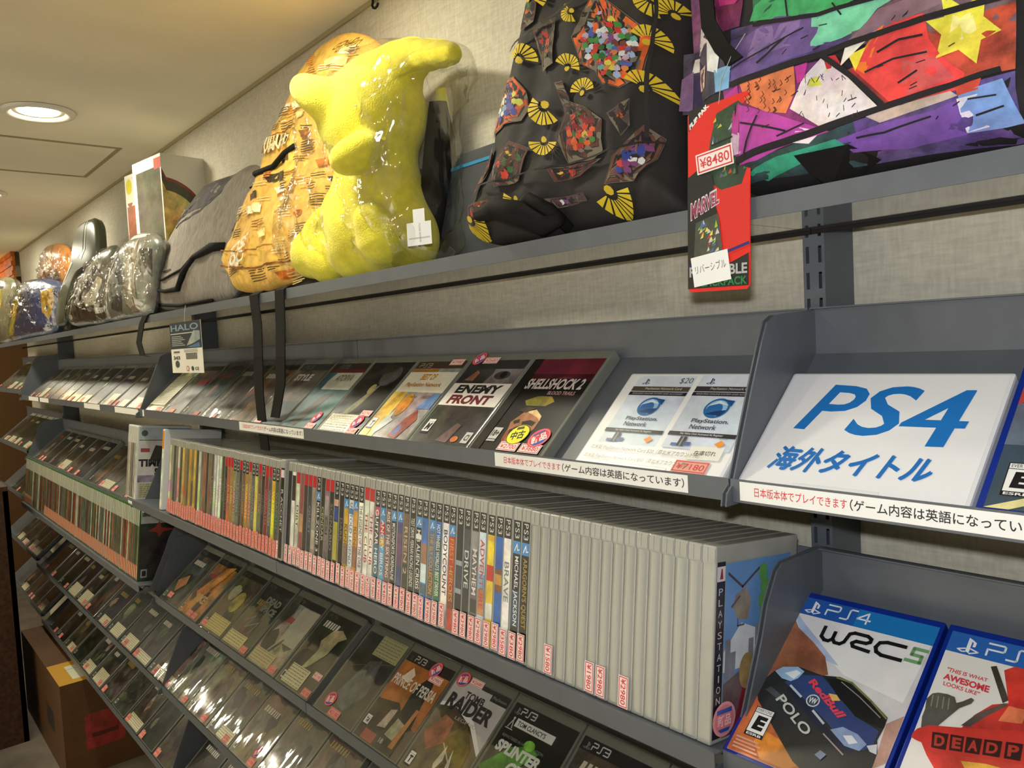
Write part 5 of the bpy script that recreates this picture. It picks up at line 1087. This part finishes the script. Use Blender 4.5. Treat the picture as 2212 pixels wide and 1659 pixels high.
A.poly([(0, 3), (0, 96), (24, 100), (30, 60), (34, 20), (58, 30), (58, 3)], (30, 30, 28)); A.poly([(24, 84), (32, 60), (40, 30), (59, 36), (59, 88)], (214, 42, 34)); A.poly([(22, 112), (0, 100), (0, 94), (22, 98)], (30, 30, 28))
A.txq('MARVEL', [(3, 62), (31, 74), (31, 88), (3, 78)], (216, 206, 214), .07); A.txq('MARVEL', [(3.6, 63), (30.6, 74.6), (30.6, 86), (3.6, 77)], (150, 60, 90), .03)
A.poly([(6, 26), (8, 60), (30, 66), (34, 34)], (66, 70, 60), .4)
for i in range(26):
    x, z = rnd.uniform(8, 29), rnd.uniform(32, 58); A.poly([(x, z), (x+rnd.uniform(2, 5), z+1), (x+rnd.uniform(1, 4), z+rnd.uniform(3, 7))], rnd.choice([(196, 200, 196), (150, 190, 60), (80, 110, 150), (190, 60, 60), (226, 216, 90)]))
A.line([(2, 22), (58, 38)], 2.4, (36, 40, 110)); A.txt('REVERSIBLE', 2, 57, 13, 22, (170, 174, 170), .03); A.txt('BACKPACK', 14, 57, 4, 11, (30, 120, 60), .03)
tagb = b.build('card', 'paper', t); t['group'] = 'hang tags'
A = Art(lambda p, q_, o: (p, -o*.3, q_)); price_art(A, 0, 35, 0, 17.5, '8480'); o = A.mb.build('price_sticker', 'paper', t); o.location = (.0105, -.0013, .101); o.rotation_euler = (0, -.12, 0)
A = Art(lambda p, q_, o: (p, -o*.3, q_)); A.rect(0, 36, 0, 26, (238, 238, 236)); A.txt('リバーシブル', 3, 33, 11, 18.5, (70, 70, 72), .0); o = A.mb.build('paper_sticker', 'paper', t); o.location = (.007, -.0015, .004); o.rotation_euler = (0, -.14, 0); o['label'] = 'white sticker with Japanese writing'
b = MB(); tube(b, [(30, .3, 157), (33, -1, 176), (38, 6, 196), (46, 14, 214)], .35, 5); b.build('string', 'string', t)

# ---- yellow printed backpack
yl = Soft([(488, 592), (500, 545), (530, 470), (566, 392), (602, 300), (636, 212), (672, 140), (712, 92), (752, 72), (796, 78), (832, 108), (844, 150), (822, 230), (786, 310), (748, 400), (712, 490), (684, 560), (664, 590), (640, 606), (590, 626), (536, 632), (500, 618)],
          640, math.radians(13), 40, 60, 3.4, .55, 10, 70, 9)
t = yl.root('backpack', 'yellow and orange printed backpack behind the yellow plush', 'backpack')
mb = yl.mesh(MB(), (240, 192, 90), .16); A = SoftArt(yl, mb)
for i in range(190):                                            # scraps of newspaper print
    u, v = rg.uniform(500, 830), rg.uniform(90, 620)
    if not inside(u, v, [(500, 590), (600, 330), (690, 130), (750, 85), (820, 120), (830, 300), (760, 560), (560, 620)]): continue
    c = rg.choice([(96, 66, 26), (150, 96, 30), (70, 56, 30), (246, 226, 150), (250, 240, 200), (206, 120, 30)]); w_ = rg.uniform(14, 40)
    if rg.random() < .55:
        for k in range(rg.randint(2, 5)): A.line([(u, v+5*k), (u+w_*rg.uniform(.6, 1), v+5*k-w_*.25)], 1.8, c)
    else: A.poly([(u, v), (u+w_, v-w_*.3), (u+w_*.9, v+8), (u+4, v+14)], c, .5)
for tx, qd, c in (('BOO', [(520, 590), (562, 572), (568, 548), (526, 566)], (250, 246, 226)), ('OSS', [(536, 566), (574, 540), (586, 512), (548, 536)], (250, 246, 226)), ('PIRIT', [(524, 520), (560, 486), (570, 470), (534, 500)], (110, 84, 30)), ('LUFFY', [(722, 176), (776, 150), (782, 122), (728, 150)], (250, 244, 226)),
                  ('GOLD', [(752, 130), (790, 104), (800, 86), (760, 108)], (120, 84, 26)), ('EIY', [(656, 470), (672, 440), (690, 400), (670, 420)], (110, 76, 30)), ('ROGER', [(516, 550), (550, 520), (556, 506), (522, 534)], (246, 240, 210)), ('WANTED', [(612, 350), (670, 326), (674, 306), (616, 332)], (250, 236, 190))):
    if tx not in ('LUFFY', 'ROGER'): A.txp(tx, qd, c, .03)
for i in range(10): A.line([(616+5*i, 336-i), (620+5*i, 312-i)], 2.2, (246, 232, 180))
A.line([(500, 548), (560, 556), (630, 540)], 3, (180, 130, 50)); A.line([(505, 582), (570, 590), (640, 574)], 4, (150, 96, 30))
mb.build('body', 'cloth', t, smooth=True)
b = MB(); q = lambda u, v, o: (lambda w_: (w_[0], -yl.h(w_[0], w_[1], yl.S(*w_))-o, w_[1]))(yl.P(u, v))
tube(b, [q(562, 384, 3), q(600, 392, 4), q(634, 376, 4), (lambda a: a)(q(664, 350, 4)), q(686, 334, 3)], 5.5, 8); tube(b, [q(562, 386, 4), q(558, 402, 5), q(560, 412, 5)], 2.2, 6); b.build('zip', 'blackcloth', t, smooth=True)
b = MB(); q0 = lambda u, v, y: (lambda p: (p[0]-yl.X0, (p[1]-yl.yb), p[2]-TOP))(on(u, v, 'y', y))
tube(b, [q(816, 110, -30), q(826, 88, -30), q(850, 96, -30), q(862, 120, -30)], 6, 8); b.build('top_handle', 'blackcloth', t, smooth=True)
for pts, w_, lab in (([(550, 632, 600), (548, 640, 579), (556, 700, 578), (558, 770, 574), (560, 850, 575), (568, 930, 577), (573, 972, 577)], 38, 'long black webbing strap'),
                     ([(606, 622, 600), (604, 632, 579), (606, 700, 577), (606, 770, 573), (606, 830, 575), (598, 880, 577), (594, 902, 577)], 36, 'short black webbing strap')):
    w3 = [on(u, v, 'y', y) for u, v, y in pts]; w3[0].z = 112; w3[1].z = 109
    w3 = [Vector((w3[0].x, 640, 113)), Vector((w3[1].x, 590, 112))]+[Vector((w3[1].x, 579, 106))]+w3[2:]
    mi = t.matrix_basis.inverted() if False else (Matrix.Translation((yl.X0, yl.yb, TOP)) @ Matrix.Rotation(-yl.l, 4, 'X')).inverted()
    b = MB(); ribbon(b, [mi @ p for p in w3], w_, 2.0); o = b.build('strap', 'blackcloth', t); o['label'] = lab

# ---- generic yellow plush seen from its back, in a clear bag
PX = lambda u, v, y: on(u, v, 'y', y)
def metamesh(name, els, res=.006):
    md = bpy.data.metaballs.new(name); md.resolution = res; md.render_resolution = res; md.threshold = .6
    for p, r_ in els:
        e = md.elements.new(); e.co = Vector(p)*S; e.radius = r_*S/.575
    ob = bpy.data.objects.new(name, md); COL.objects.link(ob); bpy.context.view_layer.update()
    me = bpy.data.meshes.new_from_object(ob.evaluated_get(bpy.context.evaluated_depsgraph_get()))
    bpy.data.objects.remove(ob); bpy.data.metaballs.remove(md); return me
c0 = PX(800, 590, 660); base = Vector((c0.x, 660, TOP))
t = thing('plush_toy', 'large yellow plush toy in a clear plastic bag on the top shelf', 'plush toy', tuple(base))
def E_(u, v, y, r_): return (PX(u, v, y)-base, r_)
els = [E_(800, 236, 664, 70), E_(836, 256, 678, 60), E_(766, 262, 654, 54), E_(800, 290, 664, 56), E_(806, 372, 672, 54), E_(830, 400, 676, 58), E_(806, 460, 668, 66), E_(812, 510, 664, 66), E_(868, 500, 682, 54), E_(756, 470, 650, 44), E_(776, 548, 650, 42), E_(872, 536, 680, 46), E_(824, 520, 626, 34), E_(800, 470, 612, 24),
       E_(700, 556, 636, 36), E_(676, 536, 632, 34), E_(672, 562, 630, 30), E_(720, 572, 640, 32), E_(690, 490, 636, 22), E_(706, 470, 644, 20), E_(790, 326, 612, 27), E_(764, 336, 596, 25), E_(742, 346, 584, 20),
       E_(724, 232, 612, 24), E_(700, 216, 596, 25), E_(680, 206, 588, 25), E_(664, 196, 584, 23), E_(655, 190, 584, 19),
       E_(850, 160, 690, 36), E_(872, 136, 694, 33), E_(900, 122, 697, 27), E_(930, 118, 698, 23), E_(956, 116, 698, 20), E_(976, 116, 698, 15), E_(820, 186, 684, 44)]
me = metamesh('body', els); me.materials.append(MAT['plush'])
for p in me.polygons: p.use_smooth = True
put('body', me, t)
b = MB(); q = lambda u, v, y: tuple(PX(u, v, y)-base)
tube(b, [q(946, 220, 735), q(950, 300, 740), q(948, 380, 740), q(940, 460, 738), q(935, 530, 735)], [14, 24, 28, 28, 22], 12); o = b.build('back_pad', 'blackcloth', t, smooth=True); o['label'] = 'dark grey padded back'
b = MB(); tube(b, [q(952, 190, 742), q(958, 250, 748), q(962, 330, 748), q(966, 410, 744)], [8, 11, 12, 8], 10, (214, 190, 40)); o = b.build('strap', MAT['plush'], t, smooth=True)
b = MB(); c = PX(905, 492, 624)-base; A = Art(lambda p, q_, o: (c.x+p*.94, c.y-o+p*.34, c.z+q_), b); A.rect(-21, 21, -24, 8, (236, 238, 240)); A.rect(-9, 11, 8, 26, (236, 238, 240)); A.rect(-18, 18, -15, -13, (190, 190, 194)); A.txt('PLEASE REMOVE', 0, 3, -20, 6, (150, 150, 156), down=True); b.build('care_label', 'paper', t)
fl_ = Soft([(628, 540), (640, 480), (676, 400), (690, 320), (686, 240), (720, 196), (790, 130), (846, 92), (930, 88), (1000, 96), (992, 130), (962, 180), (972, 300), (976, 420), (968, 540), (930, 566), (860, 590), (780, 606), (700, 612), (648, 596)], 664, math.radians(6), 80, 66, 4, .5, 16, 46, 21)
b = fl_.mesh(MB(), (255, 255, 255), 0, 30); o = b.build('plastic_bag', 'bag', t, smooth=True)
o.matrix_parent_inverse = Matrix(); o.location = (Vector((fl_.X0, fl_.yb, TOP))-base)*S; o.rotation_euler = (-fl_.l, 0, 0)

# ---- flat grey portfolio with a blue edge, leaning behind
t = thing('portfolio', 'dark grey flat portfolio with a blue edge, between the plush and the black backpack', 'portfolio', (-1010, 728, TOP), rx=math.radians(-6))
b = MB(); b.box(-280, 330, 0, 22, 0, 182, (66, 70, 78)); b.build('cover', 'paper', t)
b = MB(); b.box(-280.5, 330.5, -1.2, 23, 160, 165, (40, 140, 190)); o = b.build('edge_stripe', 'paper', t); o['label'] = 'bright blue stripe'

# ---- grey messenger bag and its tag
gb = Soft([(322, 652), (322, 616), (350, 562), (384, 500), (420, 440), (452, 402), (484, 386), (524, 372), (552, 356), (572, 380), (566, 460), (540, 560), (506, 640), (450, 656), (390, 668), (340, 668)], 636, math.radians(16), 32, 50, 3.2, .55, 7, 80, 4)
t = gb.root('messenger_bag', 'grey marl messenger bag with black pocket and strap, left of the yellow backpack', 'bag')
b = gb.mesh(MB(), (142, 136, 128)); b.build('body', 'greycloth', t, smooth=True)
A = SoftArt(gb, MB()); A.poly([(392, 500), (420, 440), (452, 402), (484, 384), (520, 376), (506, 420), (470, 452), (430, 470)], (56, 50, 48)); A.line([(400, 500), (440, 476), (480, 448), (506, 418)], 4, (40, 36, 36)); o = A.mb.build('pocket', 'cloth', t); o['label'] = 'black pocket flap'
b = MB(); q = lambda u, v, o: (lambda w_: (w_[0], -gb.h(w_[0], w_[1], gb.S(*w_))-o, w_[1]))(gb.P(u, v))
tube(b, [q(332, 616, 2), q(380, 612, 4), q(420, 590, 4), q(452, 566, 5), q(490, 544, 4), q(510, 540, 3)], [3, 3, 3, 6, 11, 9], 8); tube(b, [q(452, 566, 4), q(430, 600, 6), q(412, 632, 6), q(380, 636, 6), q(366, 634, 5)], [5, 8, 7, 5, 4], 8); tube(b, [q(330, 660, 6), q(400, 664, 8), q(470, 652, 8)], 4, 8); b.build('strap', 'blackcloth', t, smooth=True)
b = MB(); A = SoftArt(gb, b); A.poly([(468, 450), (474, 452), (486, 426), (480, 424)], (30, 34, 32)); A.poly([(379, 594), (396, 588), (398, 592), (381, 598)], (60, 58, 56)); b.build('zip_pull', 'cloth', t)
b = MB(); w3 = [on(u, v, 'y', y) for u, v, y in ((312, 664, 579), (306, 700, 578), (300, 740, 577), (308, 768, 577), (322, 770, 576))]; w3[0].z = 107; mi = (Matrix.Translation((gb.X0, gb.yb, TOP)) @ Matrix.Rotation(-gb.l, 4, 'X')).inverted()
ribbon(b, [mi @ p for p in [Vector((w3[0].x, 620, 112)), Vector((w3[0].x, 585, 111))]+w3], 44, 2); o = b.build('hanging_strap', 'blackcloth', t)
t = thing('hang_tag', 'black and white printed paper tag dangling under the grey messenger bag', 'tag', (-1884, 575, -36), group='hang tags')
ww = 206; hh = 113
b = MB(); b.box(0, ww, 0, .8, 0, hh, (236, 234, 222)); A = Art(lambda p, q_, o: (p, -o*.4, q_), b); A.rect(0, ww, 54, hh, (30, 34, 40), .1); A.txt('HALO', 8, 190, 94, 108, (120, 150, 170), .02); A.rect(4, 190, 87, 89, (190, 196, 190))
for i in range(6): A.rect(10, 100-12*(i % 3), 61+4*i, 63+4*i, (150, 160, 150))
A.poly([(110, 60), (160, 92), (198, 90), (198, 72), (150, 64)], (150, 160, 160), .3); A.poly([(110, 56), (190, 66), (196, 56)], (70, 110, 150), .3)
for i in range(22): A.rect(100+3.4*i, 101.2+3.4*i+(i % 3)*.5, 30, 44, (40, 40, 40))
A.txt('343', 16, 60, 30, 38, (50, 50, 50), .03); A.ell(40, 20, 14, 8, (60, 66, 70)); A.rect(20, 60, 45, 49, (100, 100, 96)); A.ell(108, 10, 9, 6, (190, 60, 60)); A.ell(108, 10, 6.6, 4.2, (226, 220, 206)); A.ell(140, 10, 8, 5, (40, 70, 50)); A.txt('CE', 156, 180, 6, 13, (60, 60, 60), .02)
for i in range(4): A.rect(90, 180, 46+1.9*i, 46.8+1.9*i, (150, 150, 144))
b.build('card', 'paper', t)
b = MB(); tube(b, [(104, .4, hh-3), (106, 2, hh+22), (102, 6, hh+36)], .5, 5); b.build('string', 'string', t)

# ---- two window boxes with a round figure, left of the grey bag
A_, B_, C_ = on(345, 330, 'z', 530), on(295, 352, 'z', 530), on(455, 350, 'z', 530)
v1, v2 = B_-A_, C_-A_
def carton(name, label, a0, e1, e2, hgt, deco):
    t = thing(name, label, 'box', (a0.x, a0.y, TOP), group='window boxes on the top shelf')
    mb = MB(); e3 = Vector((0, 0, hgt)); c8 = [Vector((0, 0, 0)), e1, e1+e2, e2]; c8 = c8+[p+e3 for p in c8]
    mb.add(c8, [(0, 1, 5, 4), (1, 2, 6, 5), (2, 3, 7, 6), (3, 0, 4, 7), (4, 5, 6, 7), (3, 2, 1, 0)], (216, 212, 198)); deco(mb, e1, e2, hgt); mb.build('carton', 'print', t); return t
e1 = Vector((v1.x, v1.y, 0)).normalized()*170; e2 = Vector((-e1.y, e1.x, 0)).normalized()*230
if e2.x*v2.x+e2.y*v2.y < 0: e2 = -e2
nrm1 = Vector((e1.y, -e1.x, 0)).normalized(); nrm1 = nrm1 if nrm1.dot(e2) < 0 else -nrm1
nrm2 = -e1.normalized()
def deco(mb, e1, e2, h):
    a1 = Art(lambda p, q_, o: tuple(e1*(p/170)+nrm1*o+Vector((0, 0, q_))), mb); a1.rect(6, 150, 120, h-30, (86, 84, 70), .3); a1.rect(0, 170, 10, 70, (196, 190, 170), .3); a1.rect(0, 40, h-36, h-8, (170, 90, 80)); a1.rect(20, 120, 76, 104, (180, 60, 50)); a1.ell(96, 92, 22, 18, (226, 214, 206))
    a2 = Art(lambda p, q_, o: tuple(e2*(p/230)+nrm2*o+Vector((0, 0, q_))), mb); a2.ell(92, 256, 118, 128, (140, 56, 44)) if False else a2.poly([(0, h-36)]+[(120*math.sin(a), 246+116*math.cos(a)) for a in [.1+.12*k for k in range(25)]]+[(0, 130)], (132, 52, 42)); a2.poly([(0, h-46)]+[(112*math.sin(a), 246+108*math.cos(a)) for a in [.1+.12*k for k in range(25)]]+[(0, 138)], (70, 66, 50), .2)
    a2.poly([(0, h-70)]+[(98*math.sin(a), 240+88*math.cos(a)) for a in [.1+.12*k for k in range(24)]]+[(0, 152)], (196, 172, 96), .4)
    a2.rect(70, 100, 148, 166, (206, 190, 150)); a2.rect(10, 220, 20, 96, (206, 190, 150), .4); a2.rect(0, 200, 30, 34, (170, 110, 60))
    for x in range(110, 220, 26): a2.rect(x, x+14, h-60-20*(x % 3), h-36-20*(x % 3), (206, 186, 140), .3)
carton('window_box', 'white carton with round red-rimmed window, left of the grey messenger bag', Vector((A_.x, A_.y, 0)), e1, e2, 422, deco)
def deco2(mb, e1, e2, h):
    a1 = Art(lambda p, q_, o: tuple(e1*(p/170)+nrm1*o+Vector((0, 0, q_))), mb); a1.rect(8, 100, 60, h-14, (52, 48, 40)); a1.rect(104, 164, 6, h-90, (150, 80, 40), .4); a1.ell(140, h-70, 22, 22, (150, 70, 40)); a1.rect(104, 164, h-80, h-8, (206, 202, 180)); a1.ell(140, h-34, 22, 22, (190, 180, 50))
carton('window_box', 'white carton with dark window and yellow round sticker, behind the round-windowed one', Vector((A_.x, A_.y, 0))+e1*1.06+e2*.2, e1*.9, e2*.8, 424, deco2)

# ---- film-wrapped goods towards the far end
def soft_item(name, label, cat, outline, yb, lean, tf, tb, col, decals=(), bag=True, tex=.3, seed=0, wr=4):
    sf = Soft(outline, yb, lean, tf, tb, 3.5, .55, wr, 50, seed); t = sf.root(name, label, cat, 'film-wrapped goods on the top shelf')
    mb = sf.mesh(MB(), col, tex, 12); A = SoftArt(sf, mb)
    for pts, c in decals: A.poly(pts, c, .2)
    mb.build('body', 'print', t, smooth=True)
    if bag:
        s2 = Soft(outline, yb, lean, tf+9, tb+6, 4, .5, 18, 40, seed+3); s2.X0 = sf.X0
        b = s2.mesh(MB(), (255, 255, 255), 0, 14); b.build('film', 'bagfar', t, smooth=True)
    return t
soft_item('wrapped_toy', 'clear bag with white-rimmed black gear, just left of the window boxes', 'wrapped toy', [(240, 690), (244, 600), (262, 548), (300, 508), (336, 504), (352, 530), (342, 600), (330, 680), (290, 690)], 612, .12, 34, 30, (120, 120, 112),
          [([(246, 690), (250, 600), (270, 548), (276, 550), (258, 604), (254, 688)], (226, 228, 216)), ([(300, 512), (334, 506), (330, 514), (304, 522)], (230, 230, 222)), ([(306, 560), (316, 548), (312, 660), (306, 662)], (226, 224, 214)), ([(258, 560), (280, 548), (284, 560), (262, 580)], (40, 44, 42)), ([(262, 610), (286, 560), (300, 600), (282, 680), (266, 670)], (60, 70, 74)), ([(300, 540), (322, 520), (320, 672), (300, 676)], (150, 136, 116)), ([(326, 540), (346, 540), (340, 600)], (40, 38, 34))], seed=31)
soft_item('wrapped_toy', 'clear bag with black gear and white card, behind a dark green board', 'wrapped toy', [(160, 700), (166, 650), (190, 590), (226, 545), (252, 530), (260, 560), (258, 640), (248, 694), (200, 704)], 612, .12, 34, 30, (54, 56, 50),
          [([(164, 700), (168, 652), (194, 592), (200, 594), (176, 654), (172, 700)], (222, 224, 206)), ([(186, 640), (220, 572), (232, 560), (236, 566), (200, 640), (190, 660)], (196, 196, 176)), ([(206, 612), (226, 580), (232, 584), (212, 622)], (30, 34, 28)), ([(208, 650), (236, 600), (246, 606), (232, 660), (212, 664)], (196, 190, 170)), ([(170, 680), (196, 600), (206, 610), (190, 690)], (26, 26, 24)), ([(228, 668), (250, 664), (244, 676), (230, 680)], (220, 220, 214))], seed=35)
bd = Soft([(120, 700), (126, 660), (144, 610), (160, 566), (170, 496), (196, 474), (212, 480), (214, 556), (196, 572), (172, 600), (152, 660), (142, 700)], 628, .1, 16, 40, 6, .4)
t = bd.root('guitar_controller', 'dark green angled board with pale rim standing among the film-wrapped goods', 'controller')
b = bd.mesh(MB(), (64, 70, 52), .1, 10); A = SoftArt(bd, b); A.line([(122, 700), (128, 660), (146, 612), (166, 568)], 4, (206, 204, 180)); A.poly([(166, 550), (174, 496), (192, 480), (190, 540), (178, 560)], (92, 96, 80)); A.line([(196, 478), (194, 540), (186, 560)], 2, (196, 200, 190)); b.build('board', 'print', t, smooth=True)
soft_item('wrapped_box', 'blue and yellow box in clear film near the left edge of the top shelf', 'wrapped box', [(32, 736), (38, 680), (50, 630), (70, 606), (104, 602), (138, 616), (134, 650), (124, 716), (100, 728)], 630, .06, 46, 60, (46, 68, 116),
          [([(32, 736), (40, 680), (58, 640), (72, 622), (66, 660), (50, 728)], (196, 180, 50)), ([(66, 616), (100, 606), (136, 620), (100, 626), (74, 628)], (150, 156, 190)), ([(112, 630), (134, 622), (124, 690), (116, 676)], (180, 140, 40))], seed=41)
soft_item('wrapped_box', 'grey and yellow item in clear film cut by the left edge', 'wrapped box', [(-30, 744), (-24, 660), (-10, 610), (14, 598), (34, 612), (36, 680), (30, 738), (0, 742)], 630, .05, 40, 60, (130, 126, 104), [([(10, 630), (24, 626), (22, 668), (10, 680)], (160, 150, 60)), ([(-10, 606), (30, 606), (20, 628), (-16, 634)], (50, 46, 40))], seed=44)
soft_item('wrapped_toy', 'orange light reflections painted as a toy in clear film behind the dark green board', 'wrapped toy', [(92, 610), (96, 560), (106, 536), (130, 526), (152, 540), (160, 590), (150, 620), (120, 624)], 700, .02, 30, 40, (190, 120, 50), [([(110, 560), (124, 540), (132, 570), (118, 590)], (230, 170, 90)), ([(112, 600), (140, 580), (146, 610)], (90, 66, 40))], seed=47)  # orange light reflections on a bag, put in as body and patch colours

# ------------------------------------------------------------------ cartons and cabinet on the floor
t = thing('cardboard_box', 'brown carton with yellow top edge, white label and red side print, under the lowest shelf', 'box', (-3960, 495, FLOOR))
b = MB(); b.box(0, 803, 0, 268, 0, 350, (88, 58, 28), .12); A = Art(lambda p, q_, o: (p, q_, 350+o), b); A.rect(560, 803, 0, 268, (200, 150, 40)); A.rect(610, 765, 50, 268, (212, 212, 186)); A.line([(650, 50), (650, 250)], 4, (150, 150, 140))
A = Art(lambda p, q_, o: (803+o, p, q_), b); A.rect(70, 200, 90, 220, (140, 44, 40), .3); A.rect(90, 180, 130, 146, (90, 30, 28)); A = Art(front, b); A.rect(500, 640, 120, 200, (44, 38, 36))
b.build('carton', 'paper', t)
t = thing('wooden_cabinet', 'dark brown wooden cabinet side at the left edge of the picture', 'cabinet', (-4200, 70, FLOOR))
b = MB(); b.box(0, 580, 0, 18, 0, 1010); b.box(562, 580, 18, 380, 0, 1010); b.box(0, 18, 18, 380, 0, 1010); b.box(0, 580, 0, 380, 1010, 1028); b.box(0, 580, 362, 380, 0, 1010); b.build('carcass', 'wood', t)
b = MB(); b.box(20, 560, -14, 0, 20, 990); b.build('door', 'wood', t)
